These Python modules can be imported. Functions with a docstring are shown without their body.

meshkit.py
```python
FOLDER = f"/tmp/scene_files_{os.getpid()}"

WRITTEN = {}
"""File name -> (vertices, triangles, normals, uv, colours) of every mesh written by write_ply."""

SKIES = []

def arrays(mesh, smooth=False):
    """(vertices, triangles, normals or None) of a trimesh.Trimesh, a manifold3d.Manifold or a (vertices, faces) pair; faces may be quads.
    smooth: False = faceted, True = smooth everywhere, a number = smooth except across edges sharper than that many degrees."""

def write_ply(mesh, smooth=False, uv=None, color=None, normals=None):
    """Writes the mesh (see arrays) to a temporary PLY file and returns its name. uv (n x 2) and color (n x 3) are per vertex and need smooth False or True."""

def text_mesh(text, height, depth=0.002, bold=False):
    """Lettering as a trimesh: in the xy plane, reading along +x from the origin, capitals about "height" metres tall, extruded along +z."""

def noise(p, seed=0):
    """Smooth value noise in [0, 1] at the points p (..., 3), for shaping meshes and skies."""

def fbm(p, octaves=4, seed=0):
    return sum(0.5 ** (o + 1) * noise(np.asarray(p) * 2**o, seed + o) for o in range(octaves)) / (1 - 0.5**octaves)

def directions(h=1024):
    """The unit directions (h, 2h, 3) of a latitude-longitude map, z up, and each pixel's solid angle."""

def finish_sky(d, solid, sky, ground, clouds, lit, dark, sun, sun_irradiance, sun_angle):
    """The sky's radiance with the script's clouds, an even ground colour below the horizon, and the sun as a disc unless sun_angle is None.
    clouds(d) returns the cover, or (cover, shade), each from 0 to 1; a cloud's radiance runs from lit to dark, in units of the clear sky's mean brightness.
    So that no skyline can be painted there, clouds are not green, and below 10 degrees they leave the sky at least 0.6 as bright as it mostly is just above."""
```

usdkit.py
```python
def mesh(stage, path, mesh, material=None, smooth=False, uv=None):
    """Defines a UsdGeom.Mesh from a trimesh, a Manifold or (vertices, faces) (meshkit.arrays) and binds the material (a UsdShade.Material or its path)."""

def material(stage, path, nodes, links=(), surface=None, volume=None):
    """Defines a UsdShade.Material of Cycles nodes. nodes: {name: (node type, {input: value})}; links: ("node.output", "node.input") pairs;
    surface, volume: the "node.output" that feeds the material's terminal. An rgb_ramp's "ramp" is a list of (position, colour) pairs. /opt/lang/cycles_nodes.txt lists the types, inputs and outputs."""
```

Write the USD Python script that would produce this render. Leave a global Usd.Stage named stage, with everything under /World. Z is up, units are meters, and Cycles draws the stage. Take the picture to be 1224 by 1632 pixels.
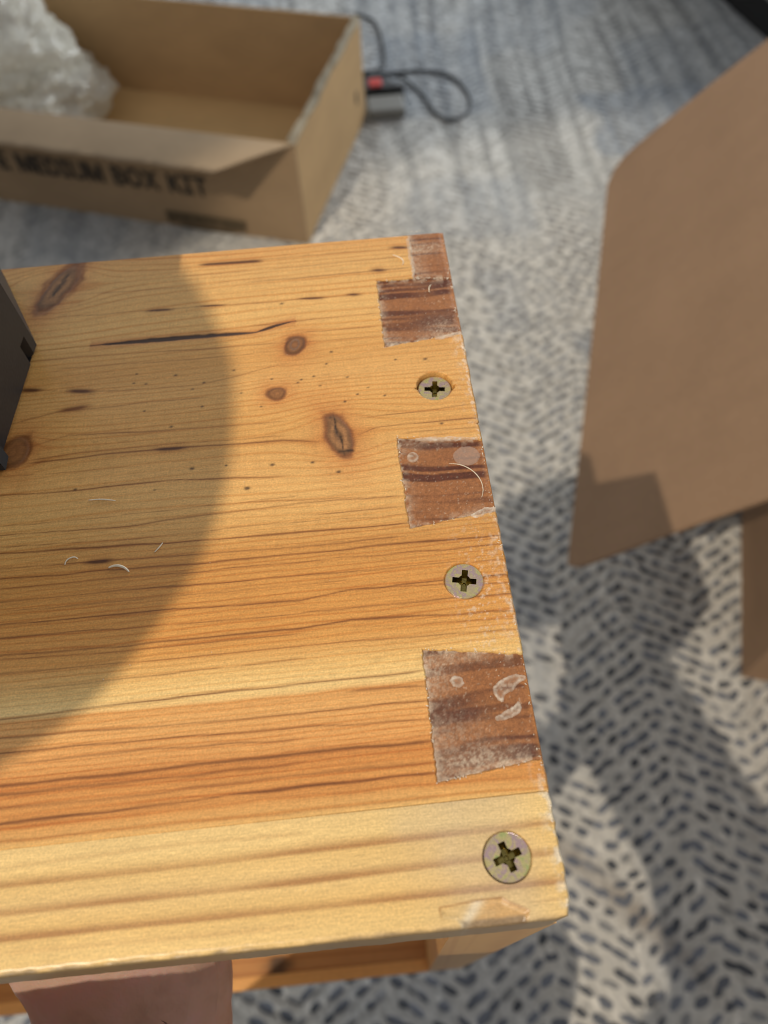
import math, random
import numpy as np, shapely, trimesh, manifold3d, mapbox_earcut
from shapely.geometry import Polygon, box as sbox
from scipy.spatial import cKDTree
import meshkit, usdkit
from pxr import Usd, UsdGeom, UsdLux, UsdShade, Gf, Sdf, Vt

rng = np.random.default_rng(7); random.seed(7)
stage = Usd.Stage.CreateInMemory()
UsdGeom.SetStageUpAxis(stage, 'Z'); UsdGeom.SetStageMetersPerUnit(stage, 1.0)
UsdGeom.Xform.Define(stage, '/World')

# ------------------------------------------------------------------ camera
CAM = np.array([0.0, 0.0, 1.15])
RM = np.array([[0.99530979, 0.09554692, -0.01513983], [-0.08933501, 0.84776033, -0.52280176], [-0.03711715, 0.52170222, 0.85231984]])
cam = UsdGeom.Camera.Define(stage, '/World/camera')
m = np.eye(4); m[0, :3], m[1, :3], m[2, :3], m[3, :3] = RM[:, 0], RM[:, 1], RM[:, 2], CAM
cam.AddTransformOp().Set(Gf.Matrix4d(m.tolist()))
cam.CreateHorizontalApertureAttr(36.0); cam.CreateFocalLengthAttr(36.0 * 1240 / 1224)
cam.CreateClippingRangeAttr(Gf.Vec2f(0.005, 100.0))
cam.CreateFStopAttr(17.5); cam.CreateFocusDistanceAttr(0.172)
cam.CreateExposureAttr(0.45)

# ------------------------------------------------------------------ light: low warm sun through a window behind, cool daylight from the far side
SUN_A, SUN_B = 0.462, 0.39                                  # the light travels (SUN_A, SUN_B, -1)
to_sun = np.array([-SUN_A, -SUN_B, 1.0]); to_sun /= np.linalg.norm(to_sun)


def aim(prim, pos, target, up=(0, 0, 1)):
    z = np.array(pos, float) - np.array(target, float); z /= np.linalg.norm(z)
    x = np.cross(up, z); x /= np.linalg.norm(x); y = np.cross(z, x)
    t = np.eye(4); t[0, :3], t[1, :3], t[2, :3], t[3, :3] = x, y, z, pos
    UsdGeom.Xformable(prim).AddTransformOp().Set(Gf.Matrix4d(t.tolist()))


SUN_TARGET = np.array([0.30, -0.03, 0.0])
lamp = UsdLux.SphereLight.Define(stage, '/World/sun_lamp')
lamp.CreateRadiusAttr(0.034); lamp.CreateIntensityAttr(20000.0); lamp.CreateColorAttr(Gf.Vec3f(1.0, 0.89, 0.73))
sh = UsdLux.ShapingAPI.Apply(lamp.GetPrim()); sh.CreateShapingConeAngleAttr(12.0); sh.CreateShapingConeSoftnessAttr(0.12)
aim(lamp.GetPrim(), SUN_TARGET + 7.5 * to_sun, SUN_TARGET)

win = UsdLux.RectLight.Define(stage, '/World/window_light')
win.CreateWidthAttr(2.2); win.CreateHeightAttr(1.5); win.CreateIntensityAttr(7.0); win.CreateColorAttr(Gf.Vec3f(0.92, 0.97, 1.0))
aim(win.GetPrim(), (2.3, 4.0, 1.7), (0.2, 1.3, 0.0))

dome = UsdLux.DomeLight.Define(stage, '/World/room_light')
dm = usdkit.material(stage, '/World/Looks/room_light', {'b': ('background_shader', {'color': (0.95, 0.97, 1.0), 'strength': 0.30})}, surface='b.background')
UsdShade.MaterialBindingAPI.Apply(dome.GetPrim()).Bind(dm)

# ------------------------------------------------------------------ helpers
names = {}


def numbered(path):
    n = names.get(path, -1) + 1; names[path] = n
    return path if n == 0 else f'{path}_{n:03d}'


def keys(prim, label=None, cat=None, group=None, kind=None):
    for k, v in (('label', label), ('category', cat), ('group', group), ('kind', kind)):
        if v: prim.SetCustomDataByKey(k, v)
    return prim


def thing(name, label=None, cat=None, group=None, kind=None):
    p = UsdGeom.Xform.Define(stage, numbered('/World/' + name)).GetPrim()
    return keys(p, label, cat, group, kind)


def put(name, mesh, mat, parent=None, tint=None, smooth=False, height=None, **kw):
    """One Mesh prim under PARENT (or /World). tint: colour per vertex (function of the points, or one colour)."""
    path = numbered((str(parent.GetPath()) if parent else '/World') + '/' + name)
    if tint is not None and smooth not in (True, False):
        v, f, n = meshkit.arrays(mesh, smooth); mm = usdkit.mesh(stage, path, (v, f), mat, False)
        mm.CreateNormalsAttr(Vt.Vec3fArray.FromNumpy(n.astype(np.float32))); mm.SetNormalsInterpolation('vertex')
    else:
        mm = usdkit.mesh(stage, path, mesh, mat, smooth); v = meshkit.arrays(mesh, False)[0]
    if tint is not None:
        c = tint(v) if callable(tint) else np.broadcast_to(np.asarray(tint, float), (len(v), 3))
        UsdGeom.PrimvarsAPI(mm).CreatePrimvar('tint', Sdf.ValueTypeNames.Color3fArray, 'vertex').Set(Vt.Vec3fArray.FromNumpy(np.ascontiguousarray(c, np.float32)))
    return keys(mm.GetPrim(), **kw)


def lin(*rgb):
    c = np.array(rgb, float) / 255
    return np.where(c < 0.04045, c / 12.92, ((c + 0.055) / 1.055) ** 2.4)


def join(*parts):
    vs, fs, n = [], [], 0
    for p in parts:
        v, f, _ = meshkit.arrays(p, False); vs.append(v); fs.append(f + n); n += len(v)
    return np.vstack(vs), np.vstack(fs)


def smoothstep(a, b, x):
    t = np.clip((x - a) / (b - a), 0, 1); return t * t * (3 - 2 * t)


def n2(x, y, seed=0):
    return meshkit.noise(np.stack([x, y, np.zeros_like(x)], -1), seed)


def f2(x, y, seed=0, o=3):
    return meshkit.fbm(np.stack([x, y, np.zeros_like(x)], -1), o, seed)


def tinted(name, rough=0.5, spec=0.5, scale=(400, 400, 400), amount=0.12, bump=0.0, coat=0.0, extra=None, detail=3, sheen=0.0, speckle=(1500, 0.0)):
    """A material whose base colour is the mesh's own colour per vertex, broken up by a fine noise."""
    p = {'roughness': rough, 'specular_ior_level': spec, 'coat_weight': coat, 'coat_roughness': 0.25, 'sheen_weight': sheen}
    p.update(extra or {})
    nodes = {'a': ('attribute', {'attribute': 'tint'}), 'g': ('texture_coordinate', {}), 'mp': ('mapping', {'scale': scale}),
             'n': ('noise_texture', {'scale': 1.0, 'detail': detail, 'roughness': 0.6}),
             'r0': ('map_range', {'from_min': 0.3, 'from_max': 0.7, 'to_min': 1 - amount, 'to_max': 1 + amount}),
             's': ('noise_texture', {'scale': speckle[0], 'detail': 2.0, 'roughness': .7}), 'sr': ('map_range', {'from_min': 0.32, 'from_max': 0.68, 'to_min': 1 - speckle[1], 'to_max': 1 + speckle[1] * 1.25}), 'r': ('math', {'math_type': 'multiply'}),
             'm': ('vector_math', {'math_type': 'scale'}), 'p': ('principled_bsdf', p)}
    links = [('g.object', 'mp.vector'), ('mp.vector', 'n.vector'), ('n.fac', 'r0.value'), ('g.object', 's.vector'), ('s.fac', 'sr.value'), ('r0.result', 'r.value1'), ('sr.result', 'r.value2'), ('a.color', 'm.vector1'), ('r.value', 'm.scale'), ('m.vector', 'p.base_color')]
    if bump:
        nodes['b'] = ('bump', {'strength': 1.0, 'distance': bump}); links += [('n.fac', 'b.height'), ('b.normal', 'p.normal')]
    return usdkit.material(stage, '/World/Looks/' + name, nodes, links, surface='p.BSDF')


def plain(name, color, rough=0.5, metallic=0.0, spec=0.5, scale=300.0, amount=0.1, bump=0.0, extra=None):
    p = {'roughness': rough, 'metallic': metallic, 'specular_ior_level': spec}; p.update(extra or {})
    c = np.array(color, float)
    nodes = {'g': ('texture_coordinate', {}), 'n': ('noise_texture', {'scale': scale, 'detail': 3.0}),
             'r': ('rgb_ramp', {'ramp': [(0.3, tuple(c * (1 - amount))), (0.7, tuple(np.minimum(c * (1 + amount), 1)))]}), 'p': ('principled_bsdf', p)}
    links = [('g.object', 'n.vector'), ('n.fac', 'r.fac'), ('r.color', 'p.base_color')]
    if bump:
        nodes['b'] = ('bump', {'strength': 1.0, 'distance': bump}); links += [('n.fac', 'b.height'), ('b.normal', 'p.normal')]
    return usdkit.material(stage, '/World/Looks/' + name, nodes, links, surface='p.BSDF')


WOOD = tinted('varnished_wood', 0.38, 0.5, (300, 5200, 3000), 0.15, 0.000025, coat=0.18, speckle=(2300, 0.13))
ENDGRAIN = tinted('end_grain', 0.5, 0.4, (3500, 3500, 3500), 0.18, 0.00006, speckle=(1400, .12))
CARD = tinted('cardboard', 0.85, 0.2, (160, 160, 160), 0.06, 0.0001)
RUG = tinted('rug_wool', 0.95, 0.1, (700, 700, 700), 0.22, 0.0008, sheen=0.15)

# ------------------------------------------------------------------ floor and rug
put('floor', trimesh.creation.box(bounds=[[-4, -4, -0.06], [4.5, 5.5, -0.012]]), plain('floor_boards', (0.22, 0.15, 0.10), 0.4, scale=6, amount=0.25), kind='structure')


def ridge_x(y):
    return 0.387 + 0.05 * smoothstep(0.6, 1.35, y) + 0.025 * (n2(y * 1.7, y * 0 + 3.1, 5) - 0.5) * smoothstep(0.5, 1.2, y)


HALF = 0.108


def zig(x, y):
    """Height of the woven chevron: 1 on a ridge, 0 in a valley."""
    t = np.abs((x - ridge_x(y) + 0.012 * (n2(y * 9, x * 9, 8) - 0.5)) / HALF)
    t = np.mod(t, 2.0); return 1 - np.where(t > 1, 2 - t, t)


def worn(x, y):
    """How far the chevrons have faded into pale streaks (far part of the rug)."""
    return smoothstep(1.25, 1.85, y + 0.55 * (f2(x * 3.1, y * 1.6, 21) - 0.5))


def rug_blue(x, y):
    patch = lambda x0, x1, y0, y1: smoothstep(x0 - .02, x0 + .02, x + .02 * np.sin(y * 31)) * smoothstep(x1 + .02, x1 - .02, x) * smoothstep(y0 - .02, y0 + .02, y) * smoothstep(y1 + .03, y1 - .02, y + .03 * n2(x * 40, y * 3, 4))
    b = patch(.63, .93, 1.62, 1.89) * .9 + patch(.11, .40, 1.84, 2.24) * .65 + patch(.14, .42, 1.38, 1.60) * .5 + patch(.44, .56, .90, 1.08) * .9 + patch(.27, .35, 1.1, 1.3) * .5
    b = b + .5 * smoothstep(.52, .66, f2(x * 4.5, y * 2.5, 31)) + .12 * worn(x, y)
    return np.clip(b, 0, 1) * (.55 + .45 * n2(x * 60, y * 4, 33))


def rug_base(v):
    x, y = v[:, 0], v[:, 1]
    cream = np.array([0.53, 0.50, 0.445]); pale = np.array([0.55, 0.55, 0.525]); blue = np.array([0.17, 0.225, 0.30])
    w = worn(x, y)[:, None]; b = rug_blue(x, y)[:, None]
    c = cream * (1 - w) + pale * w
    streak = f2(x * 55 + 3 * n2(x * 2, y * 2, 3), y * 2.4, 41, 3)
    rib = n2(x * 26, y * 95 - 9 * zig(x, y), 46)[:, None]
    c = c * (1 - 0.40 * w * smoothstep(.46, .72, streak)[:, None]) * (1 - .22 * w * smoothstep(.45, .8, rib)) * (0.86 + 0.28 * n2(x * 160, y * 160, 44))[:, None]
    c = c * (1 - 0.55 * b) + blue * 0.55 * b
    d = np.abs((x - 0.155) * 0.17 + (y - 0.205) * 0.158) / 0.232      # a brown line across the near corner
    brown = np.exp(-(d / 0.017) ** 2) * smoothstep(.10, .16, x) * smoothstep(.40, .33, x) * (.5 + .5 * n2(x * 40, y * 40, 50))
    c = c * (1 - .6 * brown[:, None]) + np.array([.16, .11, .07]) * .6 * brown[:, None]
    return np.clip(c, 0.01, 1)


def rug_z(x, y):
    q = (y - 0.066 * zig(x, y)) / 0.023
    return 0.0012 * np.cos(2 * np.pi * q) * (1 - .6 * worn(x, y)) + 0.0016 * n2(x * 220, y * 220, 51) + 0.004 * f2(x * 5, y * 5, 52)


def grid_mesh(x0, x1, y0, y1, step, zf):
    xs, ys = np.linspace(x0, x1, int(round((x1 - x0) / step)) + 1), np.linspace(y0, y1, int(round((y1 - y0) / step)) + 1)
    X, Y = np.meshgrid(xs, ys); v = np.stack([X.ravel(), Y.ravel(), zf(X.ravel(), Y.ravel())], 1)
    i = np.arange(len(xs) - 1)[None] + np.arange(len(ys) - 1)[:, None] * len(xs); i = i.ravel(); w = len(xs)
    return v, np.vstack([np.stack([i, i + 1, i + w + 1], 1), np.stack([i, i + w + 1, i + w], 1)])


rug = thing('rug', kind='structure')
put('pile', grid_mesh(-1.15, 1.5, -0.75, 2.95, 0.0055, rug_z), RUG, rug, tint=rug_base, smooth=True)
# dark yarn stitches lying along the chevron rows
U, V = np.meshgrid(np.linspace(-1, 1, 6), np.linspace(-1, 1, 4))
r2 = np.clip(1 - np.maximum(np.abs(U) ** 2.5, np.abs(V) ** 2), 0, 1)
uu, vv = U * np.sqrt(1 - V ** 2 * .45), V * np.sqrt(1 - np.abs(U) ** 2 * .6); tz = r2.ravel() ** .6
ti = (np.arange(5)[None] + np.arange(3)[:, None] * 6).ravel()
TF = np.vstack([np.stack([ti, ti + 1, ti + 7], 1), np.stack([ti, ti + 7, ti + 6], 1)])
cell = 0.0208
gx, gk = np.meshgrid(np.arange(-1.05, 1.42, cell), np.arange(-35, 123))
gx = (gx + (gk % 2) * cell * .5 + rng.uniform(-.3, .3, gx.shape) * cell).ravel()
q = gk.ravel() * 0.023 + rng.uniform(-.0028, .0028, gx.size)
gy = q + 0.066 * zig(gx, q); gy = q + 0.066 * zig(gx, gy)
keep = (gy > -0.55) & (gy < 2.8)
wn = worn(gx, gy); dense = f2(gx * 4.2, gy * 3.2, 61)
keep &= rng.random(gx.size) < np.clip((dense - .12) * 3.3, .6, 1.0) * (1 - .25 * wn)
gx, gy, wn = gx[keep], gy[keep], wn[keep]
slope = (0.066 * (zig(gx + .006, gy) - zig(gx - .006, gy))) / .012
ang = np.arctan(np.clip(slope, -.9, .9)) + rng.normal(0, .14, gx.size)
ln, wd = rng.uniform(.0080, .0138, gx.size) * (1 + .2 * wn), rng.uniform(.0046, .0066, gx.size) * (1 - .45 * wn)
ca, sa = np.cos(ang)[:, None], np.sin(ang)[:, None]
lx, ly = uu.ravel()[None] * ln[:, None], vv.ravel()[None] * wd[:, None]
px, py = gx[:, None] + ca * lx - sa * ly, gy[:, None] + sa * lx + ca * ly
pz = rug_z(px.ravel(), py.ravel()).reshape(px.shape) - .0002 + .0026 * tz[None]
sv = np.stack([px, py, pz], -1).reshape(-1, 3)
sf = (TF[None] + (np.arange(len(gx)) * 24)[:, None, None]).reshape(-1, 3)
tone = rng.uniform(.6, 1.9, gx.size)[:, None] * np.array([.092, .099, .116])
base = rug_base(np.stack([gx, gy, gy * 0], 1))
mixw = np.clip(.06 + .80 * wn + .22 * smoothstep(.35, 1.0, gy) + .35 * (rng.random(gx.size) < .15), 0, .93)[:, None]
sc = np.repeat(tone * (1 - mixw) + base * mixw * .86, 24, 0)
put('stitch', (sv, sf), RUG, rug, tint=lambda v: sc, smooth=True, kind='stuff')
hx, hk = np.meshgrid(np.arange(-1.05, 1.42, .0165), np.arange(-35, 123, .5))
hx = (hx + rng.uniform(-.4, .4, hx.shape) * .0165).ravel(); hq = hk.ravel() * .023 + rng.uniform(-.003, .003, hx.size) + .007
hy = hq + 0.066 * zig(hx, hq); hy = hq + 0.066 * zig(hx, hy)
keep = (hy > -.5) & (hy < 2.8) & (rng.random(hx.size) < .8)
near = cKDTree(np.column_stack([gx, gy])).query(np.column_stack([hx, hy]))[0]; keep &= near > .0085
hx, hy = hx[keep], hy[keep]; hn = len(hx)
ang = rng.normal(np.pi / 2, .35, hn); ca, sa = np.cos(ang)[:, None], np.sin(ang)[:, None]
lx, ly = uu.ravel()[None] * rng.uniform(.007, .012, hn)[:, None], vv.ravel()[None] * rng.uniform(.0035, .0055, hn)[:, None]
px, py = hx[:, None] + ca * lx - sa * ly, hy[:, None] + sa * lx + ca * ly
pz = rug_z(px.ravel(), py.ravel()).reshape(px.shape) - .0004 + .0024 * tz[None]
cl = np.clip(rug_base(np.stack([hx, hy, hy * 0], 1)) * rng.uniform(.82, 1.22, hn)[:, None], 0, .8)
cl = np.repeat(cl, 24, 0)
put('cream_yarn', (np.stack([px, py, pz], -1).reshape(-1, 3), (TF[None] + (np.arange(hn) * 24)[:, None, None]).reshape(-1, 3)), RUG, rug, tint=lambda v: cl, smooth=True, kind='stuff')

# ------------------------------------------------------------------ the wooden box
MM = 0.001; ZT = 1.0                                           # millimetres over the camera's foot; height of its top face
LN = [([(-41.8,180),(-24.8,179.3)],.5,1),([(-75.7,172.2),(-48.7,171.4),(-18.7,172.5)],.25,.4),([(-80.4,164.2),(-61.8,163.5),(-41.2,163.3),(-18.9,162.3),(0,162.3)],.25,.5),
 ([(-55.8,163.2),(-49.3,162.9)],.5,1),([(-41.2,163.3),(-34.9,163)],.5,1),([(-95,148.9),(-87.4,148.6),(-72.3,148.7),(-43.2,147.3),(-15.9,146.8)],.3,.55),([(-77.9,145),(-43,144),(-20.9,144.1)],.25,.4),
 ([(-86.5,138.8),(-81.2,138.2)],.7,.9),([(-74,136.9),(-68,136.1)],.8,.9),([(-95,139),(-87,138.9),(-68,136.1),(-40.9,134.9),(-19.4,139.5)],.3,.45),([(-75.5,130.5),(-68.6,131.5)],.8,.8),([(-86.9,128.1),(-75.5,130.5),(-38.6,130.9)],.3,.5),
 ([(-81.4,120),(-72.2,122.8),(-49.5,121.3),(-19.8,120.7)],.3,.6),([(-80.6,115.1),(-64.2,115.9),(-43.6,115.6),(-19.9,114.9),(-11.9,113.4)],.45,.9),([(-50.2,115.8),(-43.6,115.6)],.6,1),([(-80.5,116.2),(-64.3,117.1),(-43.6,116.9),(-19.9,116.2)],.25,.5),
 ([(-95,107),(-86.4,106.6),(-64.8,106),(-45.8,106.2),(-20.1,104.5)],.35,.7),([(-87.3,112),(-57.4,111.3)],.2,.3),([(-95,95.6),(-56.6,94.8),(-16,96.7),(6.3,96)],.3,.6),([(-84.9,97.8),(-49.1,98),(-15.9,98.5)],.2,.4),
 ([(-100,91),(-83.8,90.8),(-35.2,89),(-16.2,88.7),(7.2,88.5)],.4,.9),([(-84,92.5),(-55.7,91.3),(-27.5,91.7),(6.5,90.9)],.25,.5),([(-100,87.2),(-64.1,86.4),(-58.6,86.3),(-16.4,85),(6,85.2)],.3,.6),([(-64,86.3),(-58.6,86.3)],.6,1),
 ([(-100,84.5),(-28.6,83.3),(-16.4,83.4),(12.7,83.4),(28,83.1)],.4,.9),([(-82.3,81.9),(-41.2,81.4),(-5.5,81.3),(27.6,80.8)],.3,.5),([(-100,78.4),(-56.3,78.7),(-41.3,78.3),(-16.6,77.9),(16.1,77.5),(28,77.4)],.3,.7),([(-81.3,76.3),(-41,76),(-5.9,75.6)],.2,.4),
 ([(-100,73.3),(-45.3,72.9),(-16.8,72),(-6,73.4),(28,73.5)],.3,.75),([(-100,70.5),(-57.1,69.7),(-16.9,69),(-6.3,69.3),(28.3,69)],.3,.6),([(-100,66.5),(-54.1,65.7),(-17,65.6),(-6.5,66.6),(28.2,64.8)],.4,.85),([(-79.4,65.2),(-54,64.5),(-17.1,64.5)],.3,.5),
 ([(-6,73.7),(29.4,71.4)],.25,.5),([(-6.6,64.8),(28.3,63.2)],.25,.4),([(-90,62),(-17.2,61.7),(7.2,61.4),(28.1,60.7)],.25,.5),([(-90,58.6),(-61.8,58.3),(-17.2,59)],.25,.5),([(-100,52.2),(-77.3,52.4),(-48.2,53.4),(-17.4,53.7),(7.1,53.9)],.4,.8),
 ([(-100,49.4),(-45.3,48.1),(-17.6,47.5),(-7.7,48),(7.1,47.7)],.35,.6),([(-7.5,51.3),(7.2,50.9)],.3,.5),([(-100,46.1),(-52.4,45.7),(-17.7,44.9),(7.3,44.1)],.35,.7),([(-72.5,43.5),(-47.5,43.7),(-17.8,42.7)],.3,.5),
 ([(-100,39.5),(-51.8,39.5),(-17.9,40.1),(7.4,39.9)],.6,.8),([(-100,37.8),(-51.7,37.9),(-17.9,38.2)],.5,.6),([(-100,35.2),(-45.1,35.3),(-18,36),(7.1,35.8)],.5,.5),([(-100,32),(-42.1,33.2),(-18.1,33.8),(7,33.9)],.4,.9),([(-100,29.7),(-18.2,29.4),(7.3,29.6)],.3,.3),
 ([(-27.5,179.9),(15.5,179.4)],.25,.5),([(12.7,179.8),(17.3,179.2)],.6,1),([(-27.5,170.9),(7.6,171.1),(17.3,171.1)],.3,.6),([(6.6,171.2),(9.9,170.8)],.7,1),([(-13.9,162.7),(-7.9,162.4)],.6,1),([(-1,162.5),(2.2,162.2)],.5,1),
 ([(-45.2,175.8),(-13.3,175.4),(8,175.7),(17,175.8)],.25,.5),([(-27.5,154),(-10.6,154.6),(6.2,154.3)],.25,.5),([(-14.2,150),(6.7,149.6)],.3,.5),([(-13.5,146.5),(7.2,146.1)],.25,.4),([(.8,119.6),(15.7,119.7),(28.2,120.6)],.3,.6),
 ([(-1.3,114.4),(3,116.2),(9,116.4),(16.8,116.3),(28.6,116.2)],.35,.9),([(8.9,113.8),(27.8,113.4)],.2,.4),([(-13.2,93.1),(6.8,93.2)],.25,.5),([(-27.5,98),(6.3,96)],.3,.5)]
PALE = [([(-100,21.8),(-63.5,21.9),(-46,22),(-18.5,22.5),(8.1,22.8),(27.9,23.1)],1.2,.8),([(-100,17.1),(-54.2,17.5),(-18.6,17.5),(11.9,18.2),(27.6,18)],1.3,.9),([(-100,13.2),(-49.6,13.4),(-18.8,13.3),(6.9,13.4),(27.9,13.4)],1.2,.9),
 ([(-18.4,24.1),(19.2,22.4)],.8,.2),([(-72.7,24.9),(-38.9,25.8),(-18.4,25.5)],.7,.3),([(-70.4,11.2),(-18.9,10.6)],.8,.25),([(21.1,10.6),(27.2,10.8)],.5,.4)]
SPECKS = [(-28.4,102,1.5),(-57,140.7,.8),(-46.9,139,1),(-54.3,137,.8),(-57.5,137.6,.8),(-39.5,135.6,.9),(-31.9,138.9,.8),(-42.3,133.8,.8),(-54.1,128.1,.8),(-47.1,122.3,.9),(-39.7,127.8,.9),(-33.4,109.1,.8),(-41.5,109.1,1.3),(-68.8,106.3,1),(-22.2,134.7,.8),
 (-.8,127.1,.8),(17.3,136.7,1.1),(9.7,137.4,.8),(5.9,125.9,.8),(-4.1,125.1,.9),(-6.6,142.1,1),(-11.5,134.3,.9),(-14.7,133.6,.8),(-8.1,138.1,.8),(-19.1,161.4,1),(18.8,115.5,1),(-22.4,108,1.2),(-12.9,107.6,1),(-6.9,104.2,1.2),(-15.6,132.7,.8),(-50,104,.7),(-8,120.5,.8),(2,129,.7),(-25,126,.7),(-30,131,.7),(-3,133,.8),(-10,131,.7)]
# knots: centre, half-lengths along and across the board, lean, depth of colour
KNOTS = [(-16.0,145.7,2.6,3.1,.15,.85),(-20.9,129.8,2.2,2.0,0,.75),(-6.2,114.8,3.0,6.2,-.2,.9),(-81.6,175.5,3.4,8.5,.40,.9),(-85.2,118.8,3.6,4.6,.1,.7)]
BAND_Y = [8, 29, 33, 36, 39.5, 43, 47, 49.5, 52.2, 53.5, 58, 64, 72, 80, 86, 92, 97, 103, 110, 118, 126, 134, 142, 150, 158, 166, 174, 180, 186]
BAND_C = [(224,168,92),(226,172,98),(206,136,64),(214,144,70),(204,130,58),(222,154,82),(224,158,86),(228,166,94),(220,154,82),(240,198,128),(232,182,108),(216,150,72),(212,144,66),(208,142,66),(206,142,68),(214,156,84),(220,164,92),(224,168,96),(222,164,92),(216,156,82),(220,160,86),(222,164,92),(216,154,80),(222,164,90),(226,172,100),(222,166,94),(220,166,96),(216,158,88),(210,148,82)]
BAND_C = np.array([lin(*c) for c in BAND_C]); BAND_C = (BAND_C * .95 + BAND_C.mean(1, keepdims=True) * .05) * np.array([1.06, 1.12, 1.10])


def polyline_dist(x, y, pts):
    px_, py_ = np.array(pts, float).T
    yl = np.interp(x, px_, py_); d = np.abs(y - yl)
    inside = np.clip(np.minimum(x - px_[0], px_[-1] - x), -1e3, 1e3)
    return d, inside


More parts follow.
